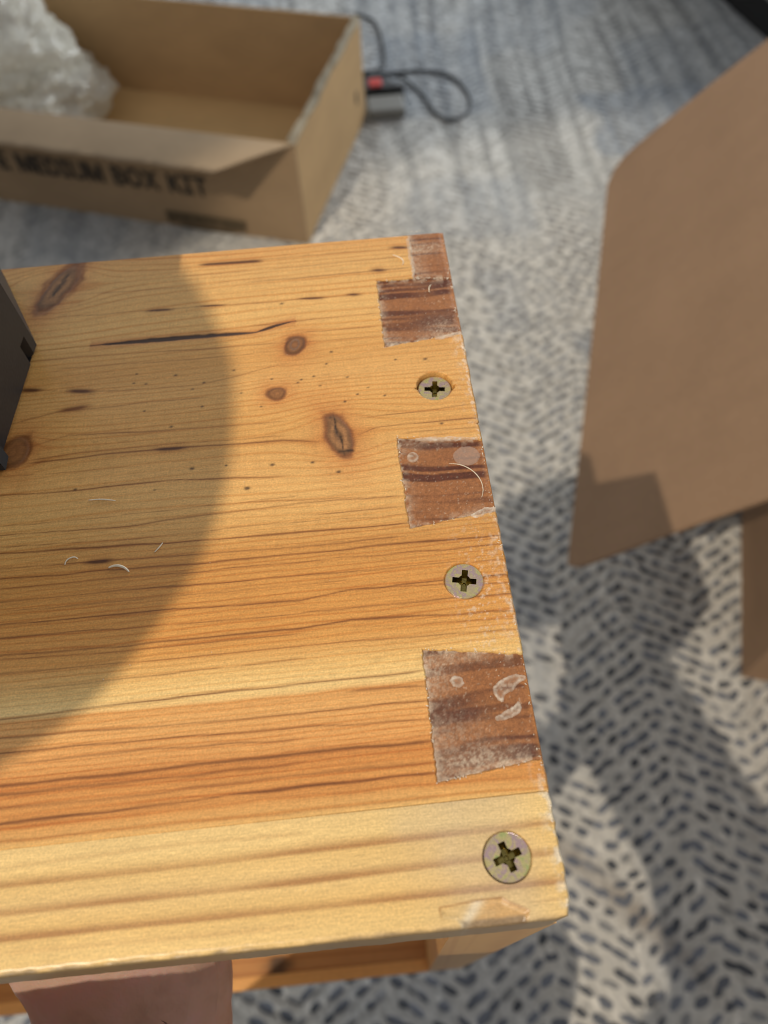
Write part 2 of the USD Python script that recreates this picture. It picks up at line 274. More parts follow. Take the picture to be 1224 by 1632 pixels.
def wood_top(v):
    x, y = v[:, 0] / MM, v[:, 1] / MM
    wob = .9 * (n2(x * .035, y * .25, 70) - .5) + .35 * (n2(x * .12, y * .5, 71) - .5)
    ys = y.copy()
    for kx, ky, ka, kb, lean, _ in KNOTS:                        # the grain flows round the knots
        rho2 = ((x - kx) / 1.5) ** 2 + (y - ky) ** 2 + 1e-6; r = 1.15 * max(ka, kb) * .8
        ys = ys + np.where(rho2 > r * r, (ky - y) * (r * r / rho2), (ky - y) * 1.0) * .8
    yy = ys + wob
    c = np.stack([np.interp(yy, BAND_Y, BAND_C[:, k]) for k in range(3)], 1)
    # fine growth rings, denser in some zones
    dens = .55 + .9 * n2(yy * .07, x * .002, 72)
    ph = np.cumsum(np.interp(np.arange(0, 1900), np.arange(0, 1900), .55 + .95 * n2(np.arange(0, 1900) * .012, np.zeros(1900), 73))) * .1
    ph = np.interp(yy * 10, np.arange(1900), ph) * 2 * np.pi * .62
    ring = (.5 + .5 * np.sin(ph + 1.5 * n2(x * .02, yy * .1, 74))) ** 5
    ringa = ring * (.25 + .75 * n2(x * .03, yy * .9, 75))
    c = c * (1 - np.stack([.12, .24, .34] * np.ones((len(x), 1)), 1).reshape(3, -1).T * 0 - (ringa * dens * 1.5)[:, None] * np.array([.13, .25, .36]))
    fib = .91 + .12 * n2(x * .11, y * 6.0, 76) + .06 * n2(x * 2.6, y * 1.1, 176) + .08 * (n2(x * 2.2, y * .35, 177) - .5) * smoothstep(.45, .65, f2(x * .02, y * .09, 178))
    c = c * fib[:, None] * (.95 + .10 * f2(x * .03, y * .12, 77))[:, None]
    for pts, w, d in LN:
        lo, hi = min(p[1] for p in pts) - 3, max(p[1] for p in pts) + 3
        k = np.nonzero((y > lo) & (y < hi) & (x > pts[0][0] - 3) & (x < pts[-1][0] + 3))[0]
        xx, y_ = x[k], y[k]
        dd, ins = polyline_dist(xx, y_ + .45 * (n2(xx * .13, y_ * 0 + w * 31 + pts[0][1], 78) - .5), pts)
        short = pts[-1][0] - pts[0][0] < 20
        ww = w * (.85 if short else .52) * (.55 + .9 * n2(xx * .09, y_ * 0 + pts[0][1] * 3, 79))
        fade = smoothstep(-2.0, 2.5, ins) if short else smoothstep(-3, 3, ins) * (.45 + .75 * n2(xx * .05, y_ * 0 + pts[0][1] * 7, 80))
        g = np.clip(1.35 * d * fade * np.exp(-(dd / ww) ** 2), 0, .94)[:, None]
        halo = np.clip(d * fade * np.exp(-(dd / (ww * 3.2)) ** 2), 0, 1)[:, None] * .22
        dark = np.array([.085, .026, .008]) if d >= .9 and short else np.array([.20, .065, .013])
        c[k] = c[k] * (1 - halo * np.array([.5, .9, 1.1])); c[k] = c[k] * (1 - g) + dark * g
    # the long pitch streak
    dd, ins = polyline_dist(x, y, [(-71,152.3),(-52.5,152.2),(-39.2,151.9),(-26.2,151.6),(-20.6,153.4),(-15,154.6)])
    hw = np.interp(x, [-71, -66, -54, -40, -30, -26, -22, -18, -15], [0, .35, .95, .85, .6, .35, .6, .3, 0]) * (.8 + .4 * n2(x * .5, y * 2, 81))
    g = smoothstep(1.15, .6, dd / np.maximum(hw, 1e-3))[:, None]; halo = (np.exp(-(dd / 1.6) ** 2) * (hw > .05))[:, None]
    c = c * (1 - .4 * halo * np.array([.5, .9, 1.])) ; c = c * (1 - .95 * g) + np.array([.032, .014, .010]) * .95 * g
    # knots
    for i, (kx, ky, ka, kb, lean, dk) in enumerate(KNOTS):
        k = np.nonzero((np.abs(x - kx) < 26) & (np.abs(y - ky) < 26))[0]
        X, Y = x[k] - kx, y[k] - ky; X = X - lean * Y
        jig = 1 + .22 * (f2(X * .35 + 9 * i, Y * .35, 82) - .5) * 2
        r = np.sqrt((X / ka) ** 2 + (Y / kb) ** 2) * jig
        stain = np.exp(-(r / 2.0) ** 2)[:, None]
        c[k] = c[k] * (1 - .42 * stain * np.array([.45, .95, 1.15]))
        rings = .5 + .5 * np.sin(r * (11 if i < 2 else 13) + 2 * f2(X * .5, Y * .5, 83))
        core = smoothstep(1.3, .78, r)[:, None]
        rim = np.exp(-((r - 1.0) / .24) ** 2)[:, None]
        inside = np.array([.27, .115, .040]) * (.62 + .34 * rings)[:, None] * (1.05 - .55 * np.clip(r, 0, 1.1) ** 2)[:, None] * (1.5 if i in (2, 3) else 1.0)
        if i in (2, 3): inside = (inside * .65 + np.array([.22, .13, .055]) * .5) * (.65 + .7 * f2(X * 1.6, Y * .9, 183))[:, None]
        c[k] = c[k] * (1 - core * dk) + inside * core * dk
        c[k] = c[k] * (1 - .55 * dk * rim * np.array([.8, 1, 1]))
        if i == 0:
            e = np.exp(-((np.sqrt((X / 1.1) ** 2 + ((Y - .1) / 1.7) ** 2) - 1) / .18) ** 2)[:, None] * .45
            c[k] = c[k] * (1 - e) + np.array([.19, .15, .13]) * e
        if i == 2:                                              # the open crack in its heart
            crack = np.exp(-((X + .25 * np.sin(Y * .9)) / (.22 + .5 * np.exp(-((Y - .6) / 1.7) ** 2))) ** 2) * smoothstep(7.5, 4, np.abs(Y))
            crack = np.maximum(crack, .8 * np.exp(-((Y + 4.8) / .45) ** 2) * smoothstep(2.4, 1.4, np.abs(X - .5)))
            c[k] = c[k] * (1 - .95 * np.clip(crack * (.6 + .6 * n2(X * 2, Y * 2, 84)), 0, 1)[:, None])
        if i == 3:
            crack = np.exp(-((X) / .9) ** 2) * smoothstep(6.5, 3.5, np.abs(Y - 1)) * smoothstep(.35, .6, f2(X, Y * .5, 85))
            c[k] = c[k] * (1 - .8 * crack[:, None])
            band = np.exp(-((r - 1.35) / .22) ** 2) * (.4 + .6 * n2(X * .5, Y * .3, 86)) * smoothstep(-9, 4, Y)
            c[k] = c[k] * (1 - .8 * band[:, None] * np.array([.8, .95, 1.]))
    for sx, sy, r in SPECKS:
        k = np.nonzero((np.abs(x - sx) < 1.6) & (np.abs(y - sy) < 1.2))[0]
        g = np.clip(1.3 * np.exp(-((x[k] - sx) / (.42 * r)) ** 2 - ((y[k] - sy) / (.28 * r)) ** 2), 0, .85)[:, None]
        c[k] = c[k] * (1 - g) + np.array([.06, .03, .015]) * g
    # whitish glue dust and fuzz by the sawn end
    edge = smoothstep(23.5, 27.6, x) * smoothstep(.52, .70, f2(x * 1.3, y * .8, 87, 4)) * .55
    zone = np.exp(-((x - 21) / 4.5) ** 2 - ((y - 68) / 16) ** 2) * smoothstep(.60, .70, f2(x * 1.6, y * 1.6, 88, 4)) * .7
    g = np.clip(edge + zone * .8, 0, .85)[:, None]
    c = c * (1 - g) + np.array([.80, .66, .50]) * g
    return np.clip(c, .004, .95)


def wood_pale(v):
    x, y = v[:, 0] / MM, v[:, 1] / MM
    wob = .7 * (n2(x * .03, y * .2, 90) - .5); yy = y + wob
    c = np.stack([np.interp(yy, [7, 10, 14, 18, 22, 25, 28, 29], [lin(*q)[k] for q in ((232,192,122),(236,198,128),(230,188,116),(234,196,128),(230,190,120),(238,202,134),(232,196,130),(214,178,120))]) for k in range(3)], 1)
    c = c * (.94 + .12 * n2(x * .09, y * 5, 91))[:, None] * (.93 + .14 * f2(x * .04, y * .15, 92))[:, None]
    for pts, w, d in PALE:
        dd, ins = polyline_dist(x, y + .5 * (n2(x * .09, y * 0 + pts[0][1], 93) - .5), pts)
        s = y - np.interp(x, *np.array(pts, float).T)
        prof = np.where(s < 0, np.exp(-(s / (w * .28)) ** 2), np.exp(-(s / (w * .80)) ** 2))
        g = np.clip(1.05 * d * smoothstep(-3, 4, ins) * (.6 + .6 * n2(x * .06, y * 0 + pts[0][1], 94)) * prof, 0, .9)[:, None]
        c = c * (1 - g) + np.array([.43, .20, .062]) * g
    # greyish patch in front of the screw, and the torn chip at the corner
    band = smoothstep(-3, 12, x + .25 * (y - 12) + 5 * (n2(x * .2, y * .2, 195) - .5)) * smoothstep(28, 17, x + .2 * (y - 18)) * (.55 + .5 * f2(x * .15, y * .15, 95))
    c = c * (1 - .36 * band[:, None]) + np.array([.50, .44, .35]) * .36 * band[:, None]
    g = np.clip(smoothstep(24.5, 27.6, x + 1.5 * (n2(x, y, 96) - .5)) * smoothstep(.42, .62, f2(x * .7, y * .7, 97)) * .7, 0, .8)[:, None]
    c = c * (1 - g) + np.array([.85, .76, .60]) * g
    chip = Polygon([(5.0, 11.4), (11, 11.9), (15.9, 12.0), (17.0, 11.2), (20.4, 9.6), (19.5, 7.5), (9.0, 7.5), (7.6, 9.2), (5.2, 9.6)])
    k = np.nonzero((x > 3) & (x < 22) & (y < 14))[0]
    if len(k):
        pts = shapely.points(x[k], y[k]); d_ = shapely.distance(chip.exterior, pts); inn = shapely.contains(chip, pts)
        e_ = (np.exp(-(d_ / .16) ** 2) * smoothstep(9.0, 10.5, y[k]) * .75)[:, None]
        w_ = (inn * smoothstep(8.5, 12.5, x[k] - (y[k] - 9)) * (.35 + .4 * f2(x[k] * .6, y[k] * 1.5, 99)))[:, None]; p_ = (inn * np.exp(-((x[k] - 9.5 - .8 * (y[k] - 9)) / 1.1) ** 2) * .6)[:, None]
        c[k] = c[k] * (1 - w_) + lin(206, 152, 86) * w_; c[k] = c[k] * (1 - p_) + np.array([.86, .76, .58]) * p_; c[k] = c[k] * (1 - e_) + lin(150, 96, 44) * e_
    worn_shade = smoothstep(-.08, -.45, (v[:, 2] - ZT) / MM + .3 * (n2(x * .4, y * 0, 98) - .5))[:, None] * smoothstep(9.4, 8.7, y)[:, None]  # near face greyed: worn edge, with its shade painted in as well
    c = c * (1 - .8 * worn_shade) + lin(128, 108, 84) * .8 * worn_shade
    return np.clip(c, .01, .95)


def ring_points(line, step=.4, jitter=0.0, seed=0):
    n = max(4, int(line.length / step)); s = np.arange(n) / n * line.length
    p = np.array([line.interpolate(t).coords[0] for t in s])
    if jitter:
        e = np.roll(p, -1, 0) - np.roll(p, 1, 0); nn = np.stack([e[:, 1], -e[:, 0]], 1); nn /= np.linalg.norm(nn, axis=1, keepdims=True) + 1e-9
        j = (f2(s * .9, s * 0 + seed, 101 + seed, 4) - .5) * 2 * jitter
        p = p + nn * j[:, None]
    return p


def slab(poly, z0, depth, fine, step, zf=None, bevel=.35, hole_depth=4.0):
    """A board seen from above, in millimetres: its top face as a fine grid clipped to POLY, with bevelled sides below."""
    xs, ys = np.arange(fine[0], fine[2] + step * .5, step), np.arange(fine[1], fine[3] + step * .5, step)
    nx, ny = len(xs) - 1, len(ys) - 1
    mark = np.zeros((ny, nx), bool)
    rings = [np.array(poly.exterior.coords)] + [np.array(r.coords) for r in poly.interiors]
    for r in rings:
        for a, b in zip(r[:-1], r[1:]):
            k = max(1, int(np.linalg.norm(b - a) / (step * .2)) + 1); t = np.linspace(0, 1, k + 1)[:, None]; p = a + (b - a) * t
            i, j = np.floor((p[:, 0] - fine[0]) / step).astype(int), np.floor((p[:, 1] - fine[1]) / step).astype(int)
            for di in (0,):
                ok = (i >= 0) & (i < nx) & (j >= 0) & (j < ny); mark[j[ok], i[ok]] = True
    cx, cy = np.meshgrid(xs[:-1] + step / 2, ys[:-1] + step / 2)
    shapely.prepare(poly)
    inside = shapely.contains_xy(poly, cx.ravel(), cy.ravel()).reshape(ny, nx) & ~mark
    vx, vy = np.meshgrid(xs, ys); V0 = np.stack([vx.ravel(), vy.ravel()], 1)
    j, i = np.nonzero(inside); a = j * (nx + 1) + i
    F = np.vstack([np.stack([a, a + 1, a + nx + 2], 1), np.stack([a, a + nx + 2, a + nx + 1], 1)])
    used = np.unique(F); remap = np.full(len(V0), -1); remap[used] = np.arange(len(used)); V = [V0[used]]; F = [remap[F]]; n = len(used)
    jb, ib = np.nonzero(mark)
    cells = shapely.box(xs[ib], ys[jb], xs[ib + 1], ys[jb + 1])
    for g in shapely.intersection(cells, poly):
        for q in getattr(g, 'geoms', [g]):
            if q.geom_type != 'Polygon' or q.area < 1e-7: continue
            p = np.array(q.exterior.coords)[:-1]
            t = mapbox_earcut.triangulate_float64(p, np.array([len(p)], np.uint32)).reshape(-1, 3)
            if len(t) == 0: continue
            a_, b_, c_ = p[t[0][0]], p[t[0][1]], p[t[0][2]]
            if (b_[0] - a_[0]) * (c_[1] - a_[1]) - (b_[1] - a_[1]) * (c_[0] - a_[0]) < 0: t = t[:, ::-1]
            V.append(p); F.append(t.astype(int) + n); n += len(p)
    V, F = np.vstack(V), np.vstack(F)
    z = np.full(len(V), 0.0) if zf is None else zf(V[:, 0], V[:, 1])
    top = (np.column_stack([V, z + z0]), F)
    sides = []
    for k, r in enumerate(rings):
        p = r[:-1]; e = np.roll(p, -1, 0) - np.roll(p, 1, 0); nn = np.stack([e[:, 1], -e[:, 0]], 1); nn /= np.linalg.norm(nn, axis=1, keepdims=True) + 1e-9
        ccw = shapely.LinearRing(r).is_ccw
        out = nn if ccw else -nn
        if k: out = -out
        dz = hole_depth if k else depth
        zt = (0 if zf is None else zf(p[:, 0], p[:, 1])) + z0
        lay = [np.column_stack([p, zt + np.zeros(len(p))]), np.column_stack([p + out * bevel, zt - bevel * .9 + np.zeros(len(p))]), np.column_stack([p + out * bevel, np.full(len(p), z0 - dz)])]
        m_ = len(p); vv_ = np.vstack(lay); f_ = []
        idx = np.arange(m_); nxt = (idx + 1) % m_
        for L in range(2):
            A, B, C, D = idx + L * m_, nxt + L * m_, nxt + (L + 1) * m_, idx + (L + 1) * m_
            q = np.vstack([np.stack([A, D, C], 1), np.stack([A, C, B], 1)])
            f_.append(q if (ccw and not k) or (not ccw and k) else q[:, ::-1])
        if k: f_ = [g for g in f_]
        sides.append((vv_, np.vstack(f_)))
        if k == 0:
            lo = lay[2]; t = mapbox_earcut.triangulate_float64(lo[:, :2], np.array([m_], np.uint32)).reshape(-1, 3).astype(int)
            sides.append((lo, t))
    v, f = join(top, *sides)
    return v * MM + np.array([0, 0, ZT]), f


def smooth_sides(mesh_):
    return mesh_


XR = lambda y: 27.25 + .65 * (y - 8) / 177                       # the sawn right-hand end
seam = lambda x: 28.1 + .006 * (x + 73)
HALFPIN = [(18.0, 186), (28.6, 186), (28.2, 165.35), (17.7, 166.7)]
PIN1 = [(7.3, 167.1), (17.7, 166.75), (28.6, 165.3), (28.4, 144.6), (7.2, 142.1)]
PIN2 = [(7.5, 112.6), (28.2, 109.7), (28.2, 89.7), (7.9, 87.1)]
PIN3 = [(7.4, 58.7), (28.2, 55.4), (28.0, 34.6), (7.2, 32.0)]
SCREWS = [(18.6, 127.4, 4.55, -1.15, 82, 'countersunk'), (18.2, 73.0, 4.35, -.12, 78, ''), (18.0, 18.3, 4.35, .06, 108, '')]


def rough_poly(pts, seed, amp, step=.35):
    r = shapely.LinearRing(pts); p = ring_points(r, step, amp, seed)
    return Polygon(p).buffer(0)


plankA = Polygon([(-104, seam(-104) + .08), (-40, seam(-40) + .08), (28 - .6, seam(27) + .08)] + [(XR(y) + .45 * (f2(np.array([y * .45]), np.array([.5]), 5, 4)[0] - .62) - (.5 if n2(np.array([y * .9]), np.array([7.5]), 9)[0] > .80 else 0), y) for y in np.arange(29.0, 184.6, .4)] + [(-20, 184.9), (-104, 185.6)])
sockets = [rough_poly(p, 3 + i, .30) for i, p in enumerate((PIN1, PIN2, PIN3, HALFPIN))]
for s_ in sockets: plankA = plankA.difference(s_.buffer(.17))
circ = lambda x, y, r, seed: Polygon([(x + (r + .12 * (n2(np.array([3 * math.cos(t) + 9]), np.array([3 * math.sin(t)]), seed)[0] - .5)) * math.cos(t), y + (r + .12 * (n2(np.array([3 * math.cos(t)]), np.array([3 * math.sin(t) + 5]), seed)[0] - .5)) * math.sin(t)) for t in np.linspace(0, 2 * np.pi, 72, endpoint=False)])
h1 = circ(18.6, 127.55, 4.75, 1).union(Polygon([(22.6, 127.2), (24.4, 127.9), (23.6, 126.2), (22.0, 124.6), (21, 125)])).union(Polygon([(14.4, 128), (13.3, 127.2), (14.4, 126.3)]))
plankA = plankA.difference(h1).difference(circ(18.2, 73.0, 4.48, 2))
if plankA.geom_type != 'Polygon': plankA = max(plankA.geoms, key=lambda g: g.area)
edgeB = [(x, 8.1 + .25 * (f2(np.array([x * .35]), np.array([2.5]), 12, 3)[0] - .5) - .35 * smoothstep(24, 27.5, x) * -1) for x in np.arange(-104, 26.8, .5)]
plankB = Polygon(edgeB + [(26.6, 9.0), (27.0, 10.2)] + [(XR(y) + .5 * (f2(np.array([y * .6]), np.array([1.5]), 6, 4)[0] - .6), y) for y in np.arange(10.5, 28.5, .35)] + [(27.2, seam(27) - .08), (-40, seam(-40) - .08), (-104, seam(-104) - .08)]).buffer(0)
plankB = plankB.difference(circ(18.0, 18.3, 4.52, 3))


def relief(x, y):
    z = .014 * (n2(x * .05, y * 2.2, 110) - .5) + .03 * (n2(x * .3, y * .3, 111) - .5)
    for kx, ky, ka, kb, lean, dk in KNOTS:
        X = (x - kx) - lean * (y - ky); r = np.sqrt((X / ka) ** 2 + ((y - ky) / kb) ** 2)
        z = z + .10 * np.exp(-(r / 1.3) ** 2) - .12 * np.exp(-((r - 1.05) / .12) ** 2)
    X = x + 6.2 + .2 * (y - 114.8)
    z = z - .14 * np.exp(-(X / .5) ** 2) * smoothstep(5, 2, np.abs(y - 115.2))
    hw = np.interp(x, [-71, -54, -40, -26, -16], [0, .9, .8, .35, 0])
    z = z - .12 * smoothstep(1.2, .5, np.abs(y - 152) / np.maximum(hw, 1e-3))
    z = z - .25 * smoothstep(27.0, 28.0, x + .5 * n2(x, y, 112))
    return z


def relief_b(x, y):
    z = .012 * (n2(x * .05, y * 1.6, 113) - .5) + .02 * (n2(x * .3, y * .3, 114) - .5) - .03
    chip = Polygon([(5.0, 11.4), (11, 11.9), (15.9, 12.0), (17.0, 11.2), (20.4, 9.6), (19.5, 7.5), (9.0, 7.5), (7.6, 9.2), (5.2, 9.6)])
    k = (x > 3) & (x < 22) & (y < 14)
    if k.any():
        pts = shapely.points(x[k], y[k]); inn = shapely.contains(chip, pts); d = shapely.distance(chip.exterior, pts)
        z[k] = z[k] - np.where(inn, np.clip(d * .6, 0, .4) + .12 * (f2(x[k] * .8, y[k] * 1.5, 115) - .3) * np.clip(d, 0, 1), 0)
    z = z - .3 * smoothstep(26.2, 27.6, x + .6 * n2(x, y, 116)) - .35 * smoothstep(9.0, 8.0, y + .3 * n2(x * .6, y, 117))
    return z


wbox = thing('wooden_box', 'open wooden box with dovetailed corner and three brass-coloured screws in its orange pine top', 'box')
put('plank', slab(plankA, 0, 20, (-104.0, 28.0, 29.0, 186.0), .25, relief), WOOD, wbox, tint=wood_top, smooth=True, label='orange varnished pine plank with knots and dark streaks')
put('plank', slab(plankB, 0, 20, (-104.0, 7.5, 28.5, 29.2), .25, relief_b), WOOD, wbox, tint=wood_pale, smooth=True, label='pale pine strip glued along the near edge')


def grain_box(b0, b1, cut):
    m_ = trimesh.creation.box(bounds=[np.array(b0) * MM, np.array(b1) * MM])
    v, f = np.array(m_.vertices), np.array(m_.faces)
    v, f = trimesh.remesh.subdivide_to_size(v, f, cut * MM)
    return v + np.array([0, 0, ZT]), f


def board_tint(c1, c2, axis, seed, scale=.5, line=1.0):
    def fn(v):
        p = v / MM; a = p[:, axis]; o = [p[:, k] for k in range(3) if k != axis]
        t = n2(o[0] * scale + .008 * a, o[1] * scale, seed)
        c = lin(*c1) * (1 - t[:, None]) + lin(*c2) * t[:, None]
        g = smoothstep(.62, .8, n2(o[0] * scale * 2.4 + .01 * a, o[1] * scale * 2.4, seed + 1)) * .4 * line
        return np.clip(c * (1 - g[:, None] * np.array([.5, .8, 1])), .01, .95)
    return fn


# the rest of the top board, out of the picture on the left, the left wall, the right wall with its pins, and the lower board
put('plank', grain_box((-330, 28.2, -20), (-104.02, 185.4, -.02), 12), WOOD, wbox, tint=board_tint((226,170,96), (206,146,74), 0, 120, .3))
put('plank', grain_box((-330, 8.1, -20), (-104.02, 28.0, -.02), 12), WOOD, wbox, tint=board_tint((232,192,122), (224,180,108), 0, 121, .3))
put('left_wall', grain_box((-330, 8.3, -400), (-310, 185, -20.3), 14), WOOD, wbox, tint=board_tint((222,168,96), (206,146,74), 2, 122, .3))


def side_tint(v):
    c = board_tint((214, 168, 104), (200, 150, 88), 2, 123, .2, .4)(v)
    p = v / MM
    g = np.exp(-((p[:, 0] - 12) / 2) ** 2 - ((p[:, 2] - 1000 + 27) / 3) ** 2)[:, None] * .0
    return c * (1 - g) + g


side = put('right_wall', grain_box((7.4, 8.3, -421), (27.8, 185.2, -20.3), 7), WOOD, wbox, tint=side_tint)


def far_tint(v):
    p = v / MM; x, y = p[:, 0], p[:, 1]
    c = board_tint((206, 148, 86), (178, 118, 62), 0, 124, .25)(v)
    r = np.sqrt(((x + 84) / 9) ** 2 + ((y - 19.5) / 6.5) ** 2)
    k = np.exp(-r ** 2)[:, None]; kk = smoothstep(1.0, .6, r)[:, None]
    c = c * (1 - .5 * k); c = c * (1 - .85 * kk) + np.array([.06, .03, .012]) * .85 * kk
    return np.clip(c, .01, .9)


put('plank', grain_box((-309.8, 15.2, -421), (7.2, 44, -401), 5), WOOD, wbox, tint=far_tint, label='orange rail with a dark knot along the bottom')
put('plank', grain_box((-309.8, 8.2, -421), (7.2, 15.0, -400.6), 5), WOOD, wbox, tint=board_tint((226, 164, 92), (208, 144, 76), 0, 125, .3), label='narrow lighter orange strip along the bottom rail')  # strip toned lighter than the rail behind it


def pin_tint(seed, dusty):
    def fn(v):
        x, y = v[:, 0] / MM, v[:, 1] / MM
        cx0, cy0 = 40 + 9 * seed, [140, 118, 122, 2][seed]
        arc = np.sqrt((x - [60, -25, 24, 70][seed]) ** 2 * [.02, .03, .30, .03][seed] + (y - cy0) ** 2) + 1.8 * f2(x * .10, y * .10, 130 + seed)
        prof = n2(arc * .34, x * .012, 131 + seed) * .5 + n2(arc * 1.1, x * .03, 231 + seed) * .5
        ln_ = np.clip(smoothstep(.46, .66, prof) * (.55 + .6 * n2(x * .2, y * .2, 232 + seed)), 0, 1)
        c = lin(158, 104, 62) * (1 - ln_[:, None]) + lin(96, 52, 32) * ln_[:, None]
        red = n2(x * .16, y * .16, 132 + seed)[:, None]
        c = c * (1 - .5 * red) + c * np.array([.80, .70, .66]) * .5 * red
        c = c * (.80 + .40 * n2(x * 3.2, y * 3.2, 133 + seed))[:, None]
        poly = Polygon((HALFPIN, PIN1, PIN2, PIN3)[seed])
        d = shapely.distance(poly.exterior, shapely.points(x, y))
        ed = np.exp(-d / .9) * smoothstep(.32, .62, f2(x * .9, y * .9, 134 + seed, 4)) * .75 * smoothstep(28.0, 25.5, x)
        ed = np.where((x > 25.5), ed * 0, ed)
        du = (.25 + .75 * smoothstep(.38, .66, f2(x * 2.4, y * 2.4, 135 + seed, 4))) * dusty(x, y)
        sp = smoothstep(.86, .93, n2(x * 3.4, y * 3.4, 136 + seed)) * .30
        g = np.clip(ed + du + sp, 0, .85)[:, None]
        c = c * (1 - g) + np.array([.66, .53, .39]) * g
        wear = smoothstep(26.3, 27.9, x + 1.2 * (n2(x * .5, y * .5, 137) - .5))[:, None] * .45
        c = c * (1 - wear) + lin(196, 130, 66) * wear
        return np.clip(c, .008, .9)
    return fn


zone = lambda x, y, cx, cy, rx, ry: np.exp(-((x - cx) / rx) ** 2 - ((y - cy) / ry) ** 2)
DUST = [lambda x, y: .65 * zone(x, y, 22, 178.5, 6, 2.2) + .25 * zone(x, y, 20, 170, 2, 6), lambda x, y: .40 * zone(x, y, 23, 147.5, 5, 3.5) + .45 * zone(x, y, 9, 143.5, 3, 3),
        lambda x, y: .22 * zone(x, y, 10, 110, 5, 2), lambda x, y: .42 * zone(x, y, 9, 54, 4, 6.5) + .60 * zone(x, y, 16, 35.2, 9, 2.6) + .25 * zone(x, y, 12, 41, 6, 4) + .2 * zone(x, y, 18, 56, 7, 1.5)]


for i, (pp, so) in enumerate(((HALFPIN, sockets[3]), (PIN1, sockets[0]), (PIN2, sockets[1]), (PIN3, sockets[2]))):
    po = so.intersection(Polygon([(0, 0), (XR(20) + .05, 0), (XR(185) + .05, 184.6), (0, 184.9)]))
    if i == 0: po = po.difference(sockets[0].buffer(.14))
    if po.geom_type != 'Polygon': po = max(po.geoms, key=lambda g: g.area)
    zz = [-.18, -.32, -.30, -.42][i]
    rf = lambda x, y, i=i: .07 * (f2(x * .8, y * .8, 140 + i) - .5) - .2 * smoothstep(26.6, 27.9, x + .4 * n2(x, y, 141))
    b = po.bounds
    put('pin', slab(po, zz, 20, (math.floor(b[0]) - .5, math.floor(b[1]) - .5, math.ceil(b[2]) + .5, math.ceil(b[3]) + .5), .25, rf, bevel=.15), ENDGRAIN, side, tint=pin_tint(i, DUST[i]), smooth=True,
        label=['small half pin of brown end grain at the far corner', 'brown end-grain dovetail pin farthest from the near edge', 'middle brown end-grain dovetail pin with a round glue drop', 'nearest brown dovetail pin smeared with whitish glue'][i])

# screws
GOLD = usdkit.material(stage, '/World/Looks/zinc_yellow', {
    'g': ('texture_coordinate', {}), 'n': ('noise_texture', {'scale': 420.0, 'detail': 2.0, 'distortion': 1.2}), 'n2': ('noise_texture', {'scale': 2200.0, 'detail': 3.0}),
    'r': ('rgb_ramp', {'ramp': [(.28, (.46, .54, .20)), (.42, (.68, .56, .26)), (.5, (.60, .48, .30)), (.6, (.54, .37, .40)), (.72, (.70, .58, .24))]}),
    'rr': ('map_range', {'from_min': .3, 'from_max': .7, 'to_min': .16, 'to_max': .38}), 'b': ('bump', {'strength': 1.0, 'distance': .00006}),
    'p': ('principled_bsdf', {'metallic': .6, 'specular_ior_level': .6})},
    [('g.object', 'n.vector'), ('g.object', 'n2.vector'), ('n.fac', 'r.fac'), ('r.color', 'p.base_color'), ('n2.fac', 'rr.value'), ('rr.result', 'p.roughness'), ('n2.fac', 'b.height'), ('b.normal', 'p.normal')], surface='p.BSDF')
RECESS_SHADE = plain('recess_shade', (.30, .235, .07), .25, 1.0, scale=3000, amount=.3)  # darker metal for the cross recess, its lack of light put into the colour
Mf = manifold3d.Manifold


def screw_mesh(r, deg):
    head = Mf.cylinder(3.2, 2.0, r - .18, 72).translate([0, 0, -3.38]) + Mf.cylinder(.18, r - .02, r - .22, 72).translate([0, 0, -.18])
    head = head + Mf.cylinder(24, 1.9, 2.1, 24).translate([0, 0, -27])
    def arm(w0, l0, w1, l1, d):
        a = [[-l0, -w0, .3], [l0, -w0, .3], [l0, w0, .3], [-l0, w0, .3], [-l1, -w1, -d], [l1, -w1, -d], [l1, w1, -d], [-l1, w1, -d]]
        return Mf.hull_points(np.array(a, float))
    cross = arm(.68, 2.72, .45, 1.6, 2.0) + arm(.68, 2.72, .45, 1.6, 2.0).rotate([0, 0, 90]) + Mf.cylinder(2.4, .35, 1.4, 32).translate([0, 0, -2.3])
    return (head - cross).rotate([0, 0, deg])


for i, (sx, sy, r, dz, deg, _) in enumerate(SCREWS):
    mm_ = screw_mesh(4.18, deg).to_mesh(); v = mm_.vert_properties[:, :3] * MM
    v = v + np.array([sx * MM, sy * MM, ZT + dz * MM])
    tri = mm_.tri_verts; cz = mm_.vert_properties[:, :3][tri]; cen = cz.mean(1); nz = np.cross(cz[:, 1] - cz[:, 0], cz[:, 2] - cz[:, 0])
    cav = (cen[:, 2] < -.02) & (cen[:, 2] > -2.6) & (np.hypot(cen[:, 0], cen[:, 1]) < 2.75) & (nz[:, 2] >= -1e-9) & ~((np.abs(cen[:, 2] + .0) < .01))
    scr = put('screw', (v, tri[~cav]), GOLD, wbox, smooth=25, label=['yellow-zinc cross-head screw sunk below the surface, farthest from the near edge', 'middle yellow-zinc cross-head screw set flush', 'nearest yellow-zinc cross-head screw in the pale strip'][i])
    put('recess', (v, tri[cav]), RECESS_SHADE, scr, smooth=25)
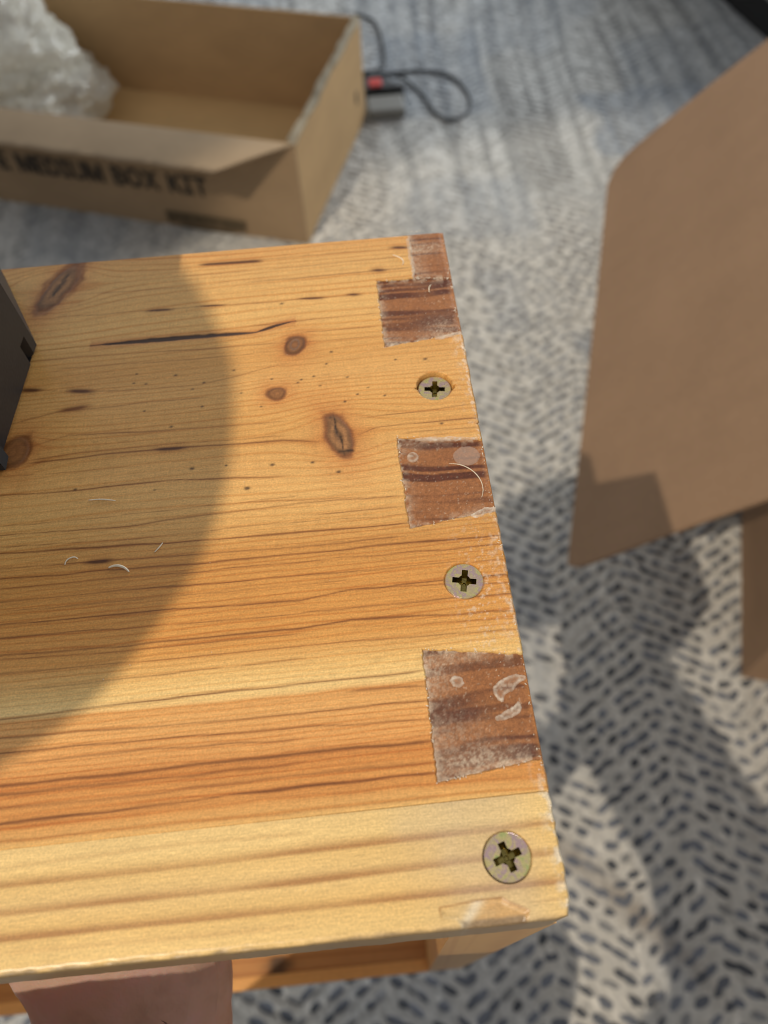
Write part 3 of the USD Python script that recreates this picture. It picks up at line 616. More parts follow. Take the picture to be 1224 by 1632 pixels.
# bare wood of the countersinks round the screws, flush ones painted with gap shade
for (sx, sy, r, dz, deg, _), rr_ in zip(SCREWS, (5.0, 4.42, 4.42)):
    t = np.linspace(0, 2 * np.pi, 49)[:-1]; prof = [(rr_ + .4, -1.2 if dz < -1 else -.5), (4.2, -2.1 if dz < -1 else -.9), (3.0, -4.2 if dz < -1 else -2.6)]
    v = np.vstack([np.column_stack([sx + a * np.cos(t), sy + a * np.sin(t), np.full(48, z)]) for a, z in prof]) * MM + np.array([0, 0, ZT])
    f = []
    for L in range(2):
        for k in range(48):
            k2 = (k + 1) % 48; f += [[L * 48 + k, L * 48 + k2, (L + 1) * 48 + k2], [L * 48 + k, (L + 1) * 48 + k2, (L + 1) * 48 + k]]
    put('countersink', (v, np.array(f)), WOOD, wbox, tint=lin(*((140, 92, 44) if dz < -1 else (62, 38, 20))), smooth=True)

# dried glue on the pins and along the joints
GLUE = usdkit.material(stage, '/World/Looks/dried_glue', {'p': ('principled_bsdf', {'base_color': (.86, .73, .58), 'roughness': .45, 'specular_ior_level': .35}), 't': ('transparent_bsdf', {}), 'n': ('noise_texture', {'scale': 900.0, 'detail': 3.0}), 'g': ('texture_coordinate', {}),
    'r': ('map_range', {'from_min': .35, 'from_max': .65, 'to_min': .7, 'to_max': 1.2}), 'a': ('attribute', {'attribute': 'tint'}), 'mu': ('math', {'math_type': 'multiply', 'use_clamp': True}), 'm': ('mix_closure', {})}, [('g.object', 'n.vector'), ('n.fac', 'r.value'), ('a.fac', 'mu.value1'), ('r.result', 'mu.value2'), ('mu.value', 'm.fac'), ('t.BSDF', 'm.closure1'), ('p.BSDF', 'm.closure2')], surface='m.closure')
CLEAR = usdkit.material(stage, '/World/Looks/clear_glue', {'p': ('principled_bsdf', {'base_color': (.75, .66, .58), 'roughness': .25, 'coat_weight': .4}), 't': ('transparent_bsdf', {}), 'm': ('mix_closure', {'fac': .22})}, [('t.BSDF', 'm.closure1'), ('p.BSDF', 'm.closure2')], surface='m.closure')


def blob(pts, h, seed, z0, rag=.5):
    """A low lump with the outline PTS (mm)."""
    po = Polygon(ring_points(shapely.LinearRing(pts), .25, rag, seed)).buffer(.15).buffer(0)
    if po.geom_type != 'Polygon': po = max(po.geoms, key=lambda g: g.area)
    x0, y0, x1, y1 = po.bounds
    def zf(x, y):
        d = shapely.distance(po.exterior, shapely.points(x, y)); return h * np.sqrt(np.clip(d / .25, 0, 1)) * (.45 + .55 * np.exp(-d / .45) + .6 * f2(x * 1.2, y * 1.2, 150 + seed) - .2)
    v, f = slab(po, z0, .25, (math.floor(x0) - .25, math.floor(y0) - .25, math.ceil(x1) + .25, math.ceil(y1) + .25), .2, zf, bevel=0.0)
    dd = shapely.distance(po.exterior, shapely.points(v[:, 0] / MM, v[:, 1] / MM))
    op = .8 * np.clip(.12 + .42 * np.exp(-((dd - .30) / .38) ** 2) * (.4 + .9 * n2(v[:, 0] / MM * 1.1, v[:, 1] / MM * 1.1, 165 + seed)) + .3 * smoothstep(.5, .68, f2(v[:, 0] / MM * 1.5, v[:, 1] / MM * 1.5, 160 + seed)), 0, 1)
    OPAC.append(np.repeat(op[:, None], 3, 1)); return v, f


OPAC = []


def put_glue(name, mesh_, parent):
    c_ = OPAC[-1]; put(name, mesh_, GLUE, parent, tint=lambda v: c_, smooth=True)


put_glue('glue_smear', blob([(20.6, 49.3), (22.5, 50.6), (25.5, 51.2), (27.2, 50.6), (25.6, 49.6), (24.6, 48.6), (22.6, 47.6), (21.9, 46.2), (21.0, 46.6)], .28, 1, -.36, .35), side)
put_glue('glue_smear', blob([(20.0, 43.4), (21.8, 44.0), (23.6, 44.6), (25.0, 45.8), (25.4, 44.6), (24.2, 43.4), (22.0, 42.8), (20.4, 42.6)], .25, 2, -.36, .3), side)
put_glue('glue_smear', blob([(12.4, 51.4), (13.2, 52.2), (14.6, 51.8), (15.0, 50.6), (13.9, 49.9), (12.7, 50.3)], .16, 3, -.36, .25), side)
put_glue('glue_smear', blob([(10.8 + 1.25 * math.cos(t), 106.5 + 1.3 * math.sin(t)) for t in np.linspace(0, 6.28, 24)[:-1]], .4, 4, -.28, .12), side)
put('glue_smear', blob([(23.4 + 3.0 * math.cos(t), 105.4 + 2.6 * math.sin(t)) for t in np.linspace(0, 6.28, 30)[:-1]], .3, 5, -.28, .2), CLEAR, side, smooth=True)
put_glue('glue_bead', blob([(20.6, 143.2), (22.4, 143.9), (24.6, 144.5), (27.6, 144.9), (28.0, 144.1), (25.6, 143.9), (24.0, 143.3), (22.2, 142.9)], .5, 6, -.15, .3), wbox)
put_glue('glue_bead', blob([(21.6, 88.6), (23.2, 89.4), (25.4, 90.6), (27.8, 90.4), (27.6, 89.4), (25.0, 88.8), (23.2, 88.0)], .5, 7, -.15, .3), wbox)
put_glue('glue_bead', blob([(12.0, 111.6), (16.0, 111.6), (21.0, 111.2), (26.0, 110.5), (26.0, 110.0), (20.5, 110.3), (15.0, 110.9), (12.0, 111.1)], .3, 8, -.12, .3), wbox)
put_glue('glue_bead', blob([(17.4, 183), (17.9, 183), (18.2, 179), (18.1, 174), (18.2, 169), (17.6, 167), (17.1, 167.4), (17.4, 172), (17.2, 178)], .35, 9, -.10, .4), wbox)

# crumbs and splinters stuck along the joints: too small to pick apart
cv, cf, n0 = [], [], 0
ico = trimesh.creation.icosphere(0)
def crumb(x, y, z, s, seed):
    global n0
    R_ = trimesh.transformations.random_rotation_matrix(rng.random(3))[:3, :3]
    v = (ico.vertices * np.array([s * rng.uniform(.6, 1.8), s * .6, s * .45]) * rng.uniform(.6, 1.3, (12, 1))) @ R_.T
    cv.append(v * MM + np.array([x * MM, y * MM, ZT + z * MM])); cf.append(ico.faces + n0); n0 += 12
for po, nn_ in zip(sockets, (70, 60, 80, 70)):
    for k in range(nn_):
        q_ = po.exterior.interpolate(rng.random(), normalized=True)
        if q_.x < 27: crumb(q_.x + rng.normal(0, .25), q_.y + rng.normal(0, .25), -.05, rng.uniform(.08, .28), k)
for k in range(110):
    y_ = rng.uniform(9, 184); crumb(XR(y_) - abs(rng.normal(.1, .35)), y_, -.12, rng.uniform(.08, .30), k)
for k in range(90):
    crumb(rng.uniform(19, 27), rng.normal(68, 13) if k < 50 else rng.uniform(140, 182), -.02, rng.uniform(.05, .16), k)
for k in range(60):
    crumb(rng.uniform(-90, 17), rng.uniform(12, 182), .02, rng.uniform(.05, .13), k)
put('crumb', (np.vstack(cv), np.vstack(cf)), plain('pale_dust', (.78, .68, .54), .8, scale=2000), wbox, kind='stuff')


def tube(pts, r, sides=6):
    p = np.asarray(pts, float); t = np.gradient(p, axis=0); t /= np.linalg.norm(t, axis=1, keepdims=True) + 1e-12
    up = np.array([0, 0, 1.0]); a = np.cross(t, up); bad = np.linalg.norm(a, axis=1) < .1; a[bad] = np.cross(t[bad], [1.0, 0, 0]); a /= np.linalg.norm(a, axis=1, keepdims=True)
    b = np.cross(t, a); an = np.arange(sides) * 2 * np.pi / sides; rr = np.broadcast_to(r, (len(p),))
    v = p[:, None] + rr[:, None, None] * (np.cos(an)[None, :, None] * a[:, None] + np.sin(an)[None, :, None] * b[:, None])
    i, j = np.meshgrid(np.arange(len(p) - 1), np.arange(sides), indexing='ij')
    q_ = np.stack([i * sides + j, i * sides + (j + 1) % sides, (i + 1) * sides + (j + 1) % sides, (i + 1) * sides + j], -1).reshape(-1, 4)
    f = np.vstack([q_[:, [0, 2, 1]], q_[:, [0, 3, 2]]]); caps = [[0, k, k + 1] for k in range(1, sides - 1)] + [[len(v.reshape(-1, 3)) - sides + 0, len(v.reshape(-1, 3)) - sides + k + 1, len(v.reshape(-1, 3)) - sides + k] for k in range(1, sides - 1)]
    return v.reshape(-1, 3), np.vstack([f, np.array(caps)])


def spline(pts, n=40):
    from scipy.interpolate import CubicSpline
    p = np.array(pts, float); s = np.r_[0, np.cumsum(np.linalg.norm(np.diff(p, axis=0), axis=1))]
    return CubicSpline(s, p)(np.linspace(0, s[-1], n))


FIB = plain('pale_fibre', (.86, .74, .55), .6, scale=900)
for pts, lab in (([(-65.2, 102.8), (-62, 102.6), (-58.9, 101.9)], 'straight pale wood splinter lying in the shadow on the top board'),
                 ([(-48.9, 87.2), (-48.0, 88.2), (-47.2, 89.4)], 'short upright pale splinter near the shadow edge on the top board'),
                 ([(-68.6, 86.2), (-68.2, 87.4), (-66.8, 87.9), (-65.9, 87.4)], 'hooked pale fibre on the shaded top board'),
                 ([(-58.8, 84.4), (-56.5, 84.6), (-54.8, 83.6), (-54.2, 82.9)], 'curved whitish flake on the shaded top board'),
                 ([(19.0, 103.6), (23.6, 101.6), (25.6, 98.2), (25.2, 93.6)], 'long curved hair lying on the middle dovetail pin'),
                 ([(22.0, 163.6), (21.4, 162.4), (21.3, 160.8)], 'small pale curl on the far dovetail pin'),
                 ([(12.8, 176.6), (14.4, 175.4), (15.2, 174.4), (15.0, 172.2)], 'pale curled fibre beside the small half pin')):
    z_ = .14 if pts[0][0] < 18 else -.16
    w_ = .10 if 'hair' in lab else .17
    if 'flake' in lab: w_ = .30
    zz = np.array([z_ + .06 * math.sin(k) for k in range(len(pts))])
    p3 = spline(np.column_stack([np.array(pts), zz]), 16)
    put('wood_fibre', tube(p3 * MM + np.array([0, 0, ZT]), w_ * MM * (.45 + .55 * np.sin(np.linspace(.3, 2.9, 16))), 5), FIB, smooth=True, label=lab, cat='wood fibre')

# ------------------------------------------------------------------ the black tool standing on the left of the top board
BLACK = plain('black_plastic', (.016, .016, .017), .45, scale=1500, amount=.2, bump=.00003)
tool = thing('power_tool', 'black plastic tool standing at the left edge on the wooden box', 'tool')


def prism(pts, z0, z1, bevel=1.2):
    """A solid with the outline PTS (mm, over the top board) and bevelled rims."""
    po = Polygon(pts)
    lay = []
    for off, z in ((-bevel, z0), (0, z0 + bevel), (0, z1 - bevel), (-bevel, z1)):
        g = po.buffer(off, join_style='mitre') if off else po
        lay.append(np.column_stack([np.array(g.exterior.coords)[:-1], np.full(len(g.exterior.coords) - 1, z)]))
    return Mf.hull_points(np.vstack(lay))


lower = prism([(-85.4, 146), (-83.9, 153.0), (-97, 181), (-150, 181), (-150, 117), (-87.2, 117)], 0.2, 40, 1.2)
notch = Mf.cube([4.0, 3.0, 7], True).rotate([0, 0, 30]).translate([-84.6, 148.0, 4.2])
low = (lower - notch)
def mani(m_):
    q_ = m_.to_mesh(); return q_.vert_properties[:, :3] * MM + np.array([0, 0, ZT]), q_.tri_verts
put('foot', mani(low), BLACK, tool, smooth=20)
put('housing', mani(prism([(-104, 120), (-104, 166), (-110, 174), (-150, 174), (-150, 118)], 39.5, 120, 3)), BLACK, tool, smooth=20)
put('rubber_pad', mani(prism([(-85.6, 113), (-85.6, 117), (-100, 120), (-130, 120), (-130, 113)], 0.1, 14, 1.0)), plain('black_rubber', (.015, .015, .015), .8, scale=1500), tool, smooth=20)

# ------------------------------------------------------------------ cardboard box on the rug, with bubble wrap
KR = (0.52, 0.345, 0.175)


def kraft(base=KR, seed=0, amp=.16):
    def fn(v):
        fl = n2(v[:, 0] * 30 + v[:, 1] * 90, v[:, 2] * 4, 210 + seed)
        n_ = meshkit.fbm(v * np.array([9, 9, 14]) + seed, 4, 200 + seed); s_ = meshkit.noise(v * np.array([50, 50, 50]) + seed, 201 + seed)
        return np.clip(np.array(base) * (1 + amp * (n_ - .5) * 2 + .06 * (s_ - .5) + .05 * (fl - .5))[:, None], .01, 1)
    return fn


P0 = np.array([-0.0837, 1.4088]); uu_ = np.array([-0.94264149, 0.33380686]); vv_ = np.array([0.33380686, 0.94264149])


def frame_pt(o, e1, e2, s, t, z):
    return np.column_stack([o[0] + e1[0] * s + e2[0] * t, o[1] + e1[1] * s + e2[1] * t, z])


def panel(o, e1, e2, s0, s1, t0, t1, z0, z1, ns, nt, nz, warp=0.0, seed=0):
    """A thin cardboard panel as a subdivided block in the box's own frame."""
    m_ = trimesh.creation.box(bounds=[[s0, t0, z0], [s1, t1, z1]])
    v, f = np.array(m_.vertices), np.array(m_.faces)
    v, f = trimesh.remesh.subdivide_to_size(v, f, .035)
    if warp:
        w = warp * (meshkit.fbm(np.column_stack([v[:, 0] * 3, v[:, 2] * 3, np.full(len(v), seed * 3.3)]), 2, seed) - .5); v[:, 1] += w if (t1 - t0) < .01 else 0
    return frame_pt(o, e1, e2, v[:, 0], v[:, 1], v[:, 2]), f


BOXL, BOXD, BOXH, TH = 0.95, 0.485, 0.240, 0.0045
kit = thing('cardboard_box', 'open brown moving-kit carton lettered MEDIUM BOX KIT with bubble wrap inside', 'cardboard box')
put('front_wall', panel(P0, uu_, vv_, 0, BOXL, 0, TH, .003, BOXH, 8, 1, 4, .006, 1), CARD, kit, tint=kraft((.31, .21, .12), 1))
put('back_wall', panel(P0, uu_, vv_, 0, BOXL, BOXD - TH, BOXD, .003, BOXH, 8, 1, 4, .006, 2), CARD, kit, tint=kraft(KR, 2))
put('side_wall', panel(P0, uu_, vv_, 0, TH, TH, BOXD - TH, .003, BOXH, 1, 8, 4), CARD, kit, tint=kraft(KR, 3))
put('side_wall', panel(P0, uu_, vv_, BOXL - TH, BOXL, TH, BOXD - TH, .003, BOXH, 1, 8, 4), CARD, kit, tint=kraft(KR, 4))
put('bottom', panel(P0, uu_, vv_, TH, BOXL - TH, TH, BOXD - TH, .004, .010, 8, 8, 1), CARD, kit, tint=kraft((.62, .40, .18), 5))  # floor tinted brighter and warmer to stand in for light inside


def sheet(fn, ns, nt, th):
    """fn(s, t) -> point (n, 3) with s, t in 0..1; a sheet of thickness th."""
    S, T = np.meshgrid(np.linspace(0, 1, ns), np.linspace(0, 1, nt)); S, T = S.ravel(), T.ravel()
    p = fn(S, T); e = 1e-3
    n_ = np.cross(fn(S + e, T) - p, fn(S, T + e) - p); n_ /= np.linalg.norm(n_, axis=1, keepdims=True)
    a, b = p, p - n_ * th; v = np.vstack([a, b]); N = ns * nt
    i = (np.arange(ns - 1)[None] + np.arange(nt - 1)[:, None] * ns).ravel()
    f = np.vstack([np.stack([i, i + 1, i + ns + 1], 1), np.stack([i, i + ns + 1, i + ns], 1)])
    bf = f[:, ::-1] + N
    rim = np.r_[np.arange(ns), np.arange(1, nt) * ns + ns - 1, np.arange(ns - 2, -1, -1) + (nt - 1) * ns, np.arange(nt - 2, 0, -1) * ns]
    nx_ = np.roll(rim, -1); sd = np.vstack([np.stack([rim, rim + N, nx_ + N], 1), np.stack([rim, nx_ + N, nx_], 1)])
    return v, np.vstack([f, bf, sd])


def flap_front(s, t):
    along = s * BOXL + t * (.135 * (1 - s) ** 6 + .004 * np.sin(s * 9))       # torn corner on the right
    out = t * .086 + .002 * np.sin(s * 40) * t; drop = .008 + .012 * t + .008 * t * t
    return frame_pt(P0, uu_, vv_, along, -out, BOXH + .012 - drop)


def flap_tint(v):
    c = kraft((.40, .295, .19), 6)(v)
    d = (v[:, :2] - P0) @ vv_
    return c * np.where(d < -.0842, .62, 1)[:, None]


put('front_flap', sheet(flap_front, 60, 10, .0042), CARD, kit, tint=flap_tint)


def flap_side(s, t):                                                         # the right flap bent out and down along the wall
    a = t * 1.15; out = -.004 - .075 * np.sin(a) * .75; z = BOXH + .003 - .09 * (1 - np.cos(a)) + .004 * np.sin(s * 21)
    return frame_pt(P0, uu_, vv_, out + .006 * np.sin(s * 13) * t, .02 + s * (BOXD - .03), z)


put('torn_edge', sheet(lambda s, t: frame_pt(P0, uu_, vv_, -.003 + .016 * t + .003 * (n2(s * 22, t, 6) - .5), .004 + s * (BOXD - .01), BOXH + .002 + .008 * (n2(s * 16, t * 2, 7) - .5) + .004 * t), 50, 3, .003), CARD, kit, tint=lambda v: np.array([.33, .28, .20]) * (.5 + .9 * meshkit.fbm(v * 28, 3, 5))[:, None], label='frayed greyish torn top edge')
INK = plain('black_ink', (.035, .028, .02), .8, scale=500)
INK2 = plain('brown_ink', (.10, .07, .035), .8, scale=500)


def print_on_front(mesh_, s_right, z_base):
    v, f, _ = meshkit.arrays(mesh_, False)
    return frame_pt(P0, uu_, vv_, s_right - v[:, 0], -v[:, 2] - .004, z_base + v[:, 1]), f


at = 0.0; letters = []
for ch in 'E MEDIUM BOX KIT':
    if ch == ' ': at += .020; continue
    tm = meshkit.text_mesh(ch, .043, .0006, bold=True); lv = np.array(tm.vertices); x0_ = lv[:, 0].min()
    lv[:, 0] = (lv[:, 0] - x0_) * .86 + at; at = lv[:, 0].max() + .0045; letters.append((lv, np.array(tm.faces)))
for lv, lf in letters:
    lv[:, 0] *= .505 / at
    put('printed_letter', print_on_front((lv, lf), .205 + .505, .097), INK, kit)
bars = []; xx = 0
while xx < .185:
    w_ = random.choice([.002, .003, .005, .007]); bars.append(trimesh.creation.box(bounds=[[xx, 0, 0], [xx + w_, .024, .0005]])); xx += w_ + random.choice([.0015, .002, .003])
bars.append(trimesh.creation.box(bounds=[[0.03, -.010, 0], [.155, -.004, .0005]])); bars.append(trimesh.creation.box(bounds=[[0.0, .0245, 0], [.19, .029, .0005]]))
put('printed_barcode', print_on_front(trimesh.util.concatenate(bars), .328, .016), INK2, kit, label='small dark printed bar code')
mk = trimesh.creation.box(bounds=[[-.0008, .415, .075], [.0004, .428, .105]]); vk = np.array(mk.vertices)
put('printed_mark', (frame_pt(P0, uu_, vv_, vk[:, 0], vk[:, 1], vk[:, 2]), mk.faces), INK, kit)

# bubble wrap: a crumpled sheet rising out of the carton
BW = usdkit.material(stage, '/World/Looks/bubble_film', {
    'p': ('principled_bsdf', {'base_color': (.88, .87, .80), 'roughness': .06, 'specular_ior_level': 1.0, 'subsurface_weight': 0.0}), 'tl': ('translucent_bsdf', {'color': (.9, .88, .80)}), 't': ('transparent_bsdf', {}),
    'm0': ('mix_closure', {'fac': .45}), 'm': ('mix_closure', {'fac': .58})}, [('p.BSDF', 'm0.closure1'), ('tl.BSDF', 'm0.closure2'), ('t.BSDF', 'm.closure1'), ('m0.closure', 'm.closure2')], surface='m.closure')
wrap = thing('bubble_wrap', 'crumpled clear bubble wrap inside the open moving-kit carton', 'bubble wrap')


def wrap_layer(cs, ct, cz, rs, rt, rz, seed):
    ic = trimesh.creation.icosphere(5); d = np.array(ic.vertices)
    n_ = meshkit.fbm(d * 2.1 + seed, 4, 300 + seed); cr = np.abs(meshkit.noise(d * 5 + seed, 301 + seed) - .5)
    r = .72 + .6 * n_ - .14 * cr
    p = d * r[:, None] * np.array([rs, rt, rz])
    p[:, 2] = np.maximum(p[:, 2], -cz + .015 + .01 * meshkit.noise(d * 9, 3))
    return frame_pt(P0, uu_, vv_, cs + p[:, 0], np.clip(ct + p[:, 1], .02, BOXD - .02), cz + p[:, 2]), ic.faces


L1, L2 = wrap_layer(.775, .25, .09, .165, .20, .13, 1), wrap_layer(.845, .27, .19, .19, .18, .16, 2)
put('film', L1, BW, wrap, smooth=True); put('film', L2, BW, wrap, smooth=True)
bv, bf_, n0 = [], [], 0
dome_ = trimesh.creation.icosphere(1)
for (lv, lf), cnt in ((L1, 420), (L2, 420)):
    tmh = trimesh.Trimesh(lv, lf, process=False); nrm = tmh.vertex_normals
    pick = rng.choice(len(lv), 1600, replace=False); got = []
    for k in pick:
        if len(got) >= cnt: break
        if got and np.min(np.linalg.norm(lv[got] - lv[k], axis=1)) < .0165: continue
        got.append(k); z_ = nrm[k]; a_ = np.cross(z_, [.3, .5, .8]); a_ /= np.linalg.norm(a_); b_ = np.cross(z_, a_)
        w_ = dome_.vertices * np.array([.0085, .0085, .0055]); bv.append(lv[k] + w_[:, :1] * a_ + w_[:, 1:2] * b_ + w_[:, 2:] * z_); bf_.append(dome_.faces + n0); n0 += len(w_)
put('bubble', (np.vstack(bv), np.vstack(bf_)), BW, wrap, smooth=True, kind='stuff')

# ------------------------------------------------------------------ second carton on the right with its big flap hanging out
Q0 = np.array([0.529, 0.354]); hv = np.array([0.316, 0.949]); wv = np.array([0.949, -0.316]); ZH = 0.61
carton = thing('cardboard_box', 'large plain brown carton at right with a wide flap hanging outwards', 'cardboard box')
K2 = (.30, .188, .112)
def wall2(s0, s1, t0, t1, z0, z1):
    m_ = trimesh.creation.box(bounds=[[s0, t0, z0], [s1, t1, z1]]); v, f = trimesh.remesh.subdivide_to_size(np.array(m_.vertices), np.array(m_.faces), .06)
    return frame_pt(Q0, hv, wv, v[:, 0], v[:, 1], v[:, 2]), f
put('side_wall', wall2(0, .86, 0, .005, .003, ZH), CARD, carton, tint=kraft(K2, 11))
put('side_wall', wall2(0, .86, .60, .605, .003, ZH), CARD, carton, tint=kraft(K2, 12))
put('front_wall', wall2(0, .005, .005, .60, .003, ZH), CARD, carton, tint=kraft(K2, 13))
put('back_wall', wall2(.855, .86, .005, .60, .003, ZH), CARD, carton, tint=kraft(K2, 14))
put('bottom', wall2(.005, .855, .005, .60, .004, .012), CARD, carton, tint=kraft(K2, 15))
FL, HO, DR = .835, .292, .372                                                # length of the hinge, reach outwards, drop


def flap2(s, t):
    t2 = t; rad = .05
    # rounded outer corners: pull the ends of the outer edge in
    over = np.clip((t2 - (1 - rad / .47)) / (rad / .47), 0, 1)
    pull = rad / FL * (1 - np.sqrt(np.clip(1 - over ** 2, 0, 1)))
    far = smoothstep(.5, 1.0, s); near = 1 - far
    s2 = s - pull * far * 1.0 + pull * .22 * (1 - smoothstep(0, .5, s))
    bend = .010 * np.sin(np.pi * t2) + .006 * np.sin(s * 3)
    return frame_pt(Q0, hv, wv, -.010 * t2 + s2 * (FL + .012), -.003 - t2 * HO * (1 + .055 * s), ZH + .004 - t2 * DR + bend)


put('flap', sheet(lambda s, t: flap2(s, 1 - t), 60, 40, .0045), CARD, carton, tint=kraft(K2, 16, .10))

# ------------------------------------------------------------------ black cable, small grey adapter, sofa corner
RUBBER = plain('cable_rubber', (.03, .035, .04), .5, scale=800)
loop = [(.06, 2.052), (.115, 2.044), (.187, 2.047), (.253, 2.041), (.300, 2.019), (.334, 1.964), (.346, 1.891), (.323, 1.832), (.286, 1.816), (.254, 1.850), (.238, 1.908), (.213, 1.974), (.184, 2.012), (.125, 2.030), (.07, 2.02)]
lp = spline([(x, y, .0075 + (.006 if k > 11 else 0)) for k, (x, y) in enumerate(loop)], 120)
put('cable', tube(lp, .0043, 8), RUBBER, smooth=True, label='black cord lying in a loop on the rug beside the lettered carton', cat='cable')
lp = spline([(.09, 2.36, .008), (.136, 2.308, .008), (.149, 2.223, .008), (.150, 2.143, .008), (.142, 2.085, .010), (.115, 2.050, .017), (.07, 2.04, .018)], 60)
put('cable', tube(lp, .0043, 8), RUBBER, smooth=True, label='second stretch of black cord curving up behind the lettered carton', cat='cable')
adp = thing('power_adapter', 'small grey adapter with black top and red mark beside the carton', 'adapter')


def rbox(b0, b1, r, e1=None, o=None):
    p = []
    for x in (b0[0] + r, b1[0] - r):
        for y in (b0[1] + r, b1[1] - r):
            for z in (b0[2] + r, b1[2] - r): p.append(Mf.sphere(r, 16).translate([x, y, z]))
    q_ = Mf.batch_hull(p).to_mesh(); return q_.vert_properties[:, :3], q_.tri_verts


put('body', rbox((.085, 1.845, .004), (.178, 1.915, .030), .006), plain('grey_plastic', (.20, .20, .185), .5), adp, smooth=40)
wd_ = Mf.hull_points(np.array([[.085, 1.925, .004], [.185, 1.925, .004], [.085, 1.925, .040], [.180, 1.925, .040], [.085, 2.015, .02], [.12, 2.015, .02], [.085, 2.015, .004], [.12, 2.015, .004]], float)).to_mesh()
put('cap', (wd_.vert_properties[:, :3], wd_.tri_verts), plain('adapter_black', (.02, .022, .025), .4), adp)
put('red_mark', rbox((.095, 1.935, .034), (.128, 1.968, .043), .003), plain('red_plastic', (.55, .06, .05), .4), adp, smooth=40)

sofa = thing('sofa', 'corner of grey furniture with a dark gap under it at the top right', 'sofa')
d1 = np.array([.225, -.974]); d2 = np.array([.974, .225]); so_ = np.array([1.06, 2.36])
def sbx(s0, s1, t0, t1, z0, z1):
    v, f = rbox((s0, t0, z0), (s1, t1, z1), .008); return frame_pt(so_, d1, d2, v[:, 0], v[:, 1], v[:, 2]), f[:, ::-1]
put('seat_base', sbx(-.9, .75, 0, .85, .10, .42), plain('grey_fabric', (.36, .37, .35), .9, scale=300, bump=.0005), sofa, smooth=40)
put('gap_shade', sbx(-.85, .70, .03, .80, .004, .10), plain('gap_shade_black', (.01, .01, .01), .7), sofa, smooth=40)  # black block in place of the shade in the gap underneath

# ------------------------------------------------------------------ the person whose hand steadies the box from inside
SKIN = usdkit.material(stage, '/World/Looks/skin', {'g': ('texture_coordinate', {}), 'n': ('noise_texture', {'scale': 70.0, 'detail': 4.0}), 'n2': ('noise_texture', {'scale': 900.0, 'detail': 3.0}),
    'r': ('rgb_ramp', {'ramp': [(.3, (.42, .235, .155)), (.5, (.54, .32, .22)), (.7, (.58, .33, .265))]}), 'b': ('bump', {'strength': .6, 'distance': .0003}),
    'p': ('principled_bsdf', {'roughness': .5, 'subsurface_weight': .25, 'subsurface_scale': .006})},
    [('g.object', 'n.vector'), ('g.object', 'n2.vector'), ('n.fac', 'r.fac'), ('r.color', 'p.base_color'), ('n2.fac', 'b.height'), ('b.normal', 'p.normal')], surface='p.BSDF')


def ball(p, r, s=None):
    m_ = Mf.sphere(1.0, 20).scale([r * k for k in (s or (1, 1, 1))]); return m_.translate(list(p))


def chain(pts):
    out = Mf()
    for (a, ra), (b, rb) in zip(pts[:-1], pts[1:]):
        out = out + Mf.batch_hull([ball(a, ra) if np.ndim(ra) == 0 else ball(a, 1, ra), ball(b, rb) if np.ndim(rb) == 0 else ball(b, 1, rb)])
    return out


def soft(m_, edge, it=8):
    q_ = m_.refine_to_length(edge).to_mesh(); t = trimesh.Trimesh(q_.vert_properties[:, :3], q_.tri_verts, process=True)
    trimesh.smoothing.filter_taubin(t, iterations=it); return t


_l = SUN_TARGET + 7.5 * to_sun; _b = np.array([-.138, .131, 1.0]); HEAD = _b + (_l - _b) * (.335 / (_l[2] - 1.0))
person = thing('person', 'person steadying the wooden box with a bare hand inside it, forearm entering at the bottom', 'person')
sleeveless = chain([((-.26, -.17, .805), .041), ((-.15, -.10, .860), .032), ((-.076, -.032, .890), (.0235, .026, .023)), ((-.0755, .005, .905), (.0255, .022, .020))])
palm = chain([((-.0755, .005, .905), (.0255, .022, .019)), ((-.083, .045, .932), (.040, .024, .016)), ((-.080, .082, .950), (.041, .02, .013))])
hand = palm
for k, (dx, L) in enumerate(((-.031, .060), (-.0105, .074), (.0105, .079), (.031, .070))):
    b_ = np.array([-.080 + dx, .083, .953]); sp = dx * .55
    hand = hand + chain([(b_ - np.array([0, .02, .004]), .010), (b_, .0098), (b_ + np.array([sp * .4, L * .52, .012]), .0092), (b_ + np.array([sp * .7, L * .82, .0175]), .0083), (b_ + np.array([sp, L * 1.05, .0185]), .0074)])
hand = hand + chain([((-.064, .03, .918), .014), ((-.036, .055, .930), .0125), ((-.020, .085, .948), .0105), ((-.014, .108, .963), .0088)])
skin = soft(sleeveless + hand, .0045, 10)
v = np.array(skin.vertices); crease = .0007 * np.exp(-((v[:, 1] - .006 - .12 * (v[:, 0] + .088)) / .0022) ** 2) + .0006 * np.exp(-((v[:, 1] + .003 - .1 * (v[:, 0] + .088)) / .002) ** 2)
skin.vertices = v - skin.vertex_normals * crease[:, None] + skin.vertex_normals * (.0022 * (meshkit.fbm(v * 55, 3, 401) - .5))[:, None]
rest = chain([((-.06, -.18, .94), .045), ((-.025, -.36, .83), .030), ((-.045, -.42, .80), (.030, .036, .018)), ((-.065, -.47, .775), (.030, .034, .016))])
for k in range(4):                                                 # fingers of the right hand, resting on the lap
    b_ = np.array([-.09 + .019 * k, -.49 + .006 * k, .77]); rest = rest + chain([(b_ + np.array([.01, .03, .006]), .0105), (b_, .0100), (b_ + np.array([-.018, -.032, -.012]), .0092), (b_ + np.array([-.028, -.055 - .004 * (k in (1, 2)), -.030]), .0080)])
rest = rest + chain([((-.03, -.43, .795), .014), ((-.01, -.46, .780), .012), ((-.01, -.49, .762), .0095)])
TURN = 132.2
hb = lambda off, r, sc: Mf.sphere(1.0, 24).scale([r * k for k in sc]).translate(list(off)).rotate([0, 0, TURN]).translate(HEAD.tolist())   # in the head's own frame: face towards +x
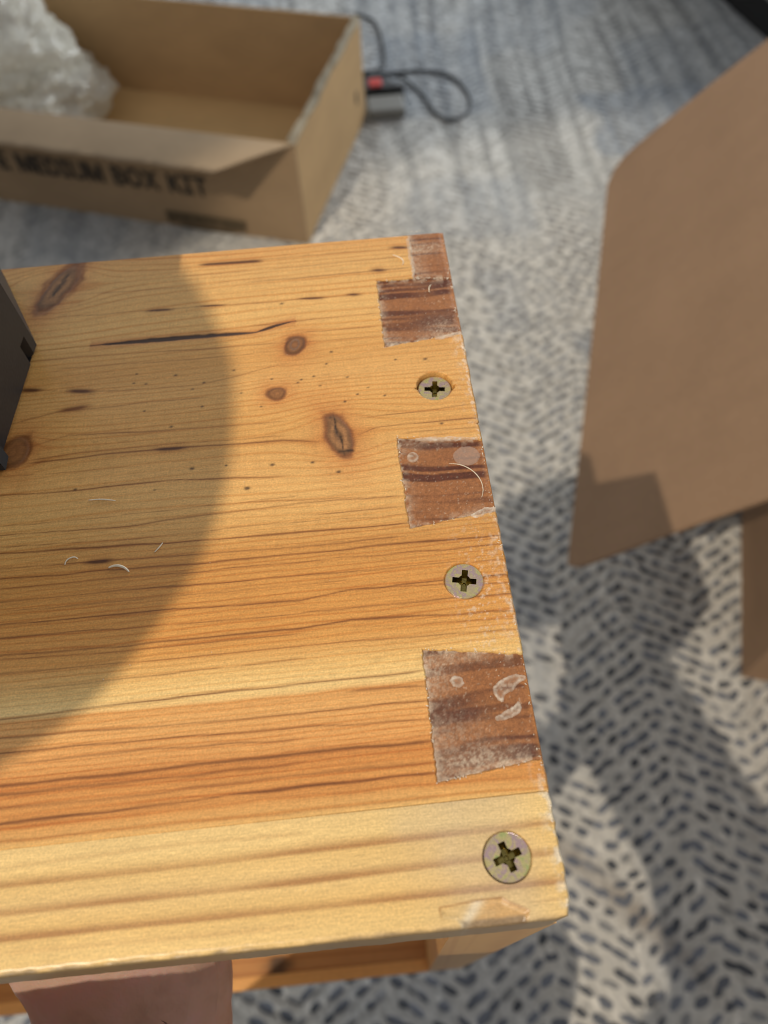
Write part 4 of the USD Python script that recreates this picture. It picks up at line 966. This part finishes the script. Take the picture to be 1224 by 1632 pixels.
headm = Mf.batch_hull([hb((0, 0, 0), .092, (1.0, .66, .95)), hb((.045, 0, -.055), .036, (1, 1, 1))]) + chain([(HEAD + np.array([-.05, .0, -.03]), .045), ((-.51, -.12, 1.23), .052)])
headm = headm + hb((.090, 0, -.012), .012, (1, .7, 1.6)) + hb((0, .062, -.01), .026, (1, .3, 1.1)) + hb((0, -.062, -.01), .026, (1, .3, 1.1))
put('forearm_and_hand', skin, SKIN, person, smooth=True)
put('head', soft(headm, .012, 6), SKIN, person, smooth=True)
put('right_forearm', soft(rest, .01, 6), SKIN, person, smooth=True)
put('hair', soft(Mf.batch_hull([hb((-.006, 0, .010), .098, (1.0, .66, .93)), hb((-.020, 0, -.02), .06, (1, 1, 1))]) - Mf.cube([.12, .3, .2], True).translate([.115, 0, -.05]).rotate([0, 0, TURN]).translate(HEAD.tolist()), .012, 4), plain('dark_hair', (.03, .02, .012), .6), person, smooth=True)
CLOTH = plain('grey_shirt', (.20, .21, .23), .9, scale=300, bump=.0004)
shirt = chain([((-.52, -.15, 1.17), .06), ((-.47, -.36, .95), (.155, .10, .13)), ((-.38, -.46, .66), (.155, .11, .12))]) + chain([((-.52, -.15, 1.17), .055), ((-.58, -.28, 1.06), .06), ((-.275, -.185, .81), .050)]) + chain([((-.42, -.45, .85), .09), ((-.2, -.52, .82), .085), ((.0, -.41, .97), .07), ((-.112, -.088, .970), .072), ((-.025, -.25, .90), .068), ((-.02, -.36, .835), .05)])  # unseen right sleeve bulked out to shade the hand and the rug
put('shirt', soft(shirt, .02, 6), CLOTH, person, smooth=True)
legs = chain([((-.45, -.46, .56), .10), ((-.33, -.16, .47), .062), ((-.33, -.14, .10), .045)]) + chain([((-.27, -.46, .56), .10), ((-.07, -.18, .47), .062), ((-.06, -.16, .10), .045)]) + chain([((-.45, -.46, .58), .11), ((-.27, -.46, .58), .11)])
put('trousers', soft(legs, .025, 6), plain('dark_trousers', (.05, .06, .09), .9, scale=300), person, smooth=True)
put('shoe', soft(chain([((-.33, -.17, .05), .038), ((-.34, -.08, .042), .034)]), .012, 4), plain('dark_shoe', (.03, .03, .03), .6), person, smooth=True)
put('shoe', soft(chain([((-.06, -.19, .05), .038), ((-.05, -.10, .042), .034)]), .012, 4), plain('dark_shoe_pair', (.03, .03, .03), .6), person, smooth=True)
stool = thing('stool', 'low padded grey stool the person sits on', 'stool')
put('seat', rbox((-.60, -.74, .36), (-.12, -.36, .465), .03), plain('stool_fabric', (.22, .22, .24), .9), stool, smooth=40)
for x_ in (-.56, -.16):
    for y_ in (-.68, -.38): put('leg', rbox((x_ - .018, y_ - .018, .002), (x_ + .018, y_ + .018, .37), .005), plain('stool_leg_%d_%d' % (int(-x_ * 100), int(-y_ * 100)), (.12, .07, .04), .5), stool, smooth=40)
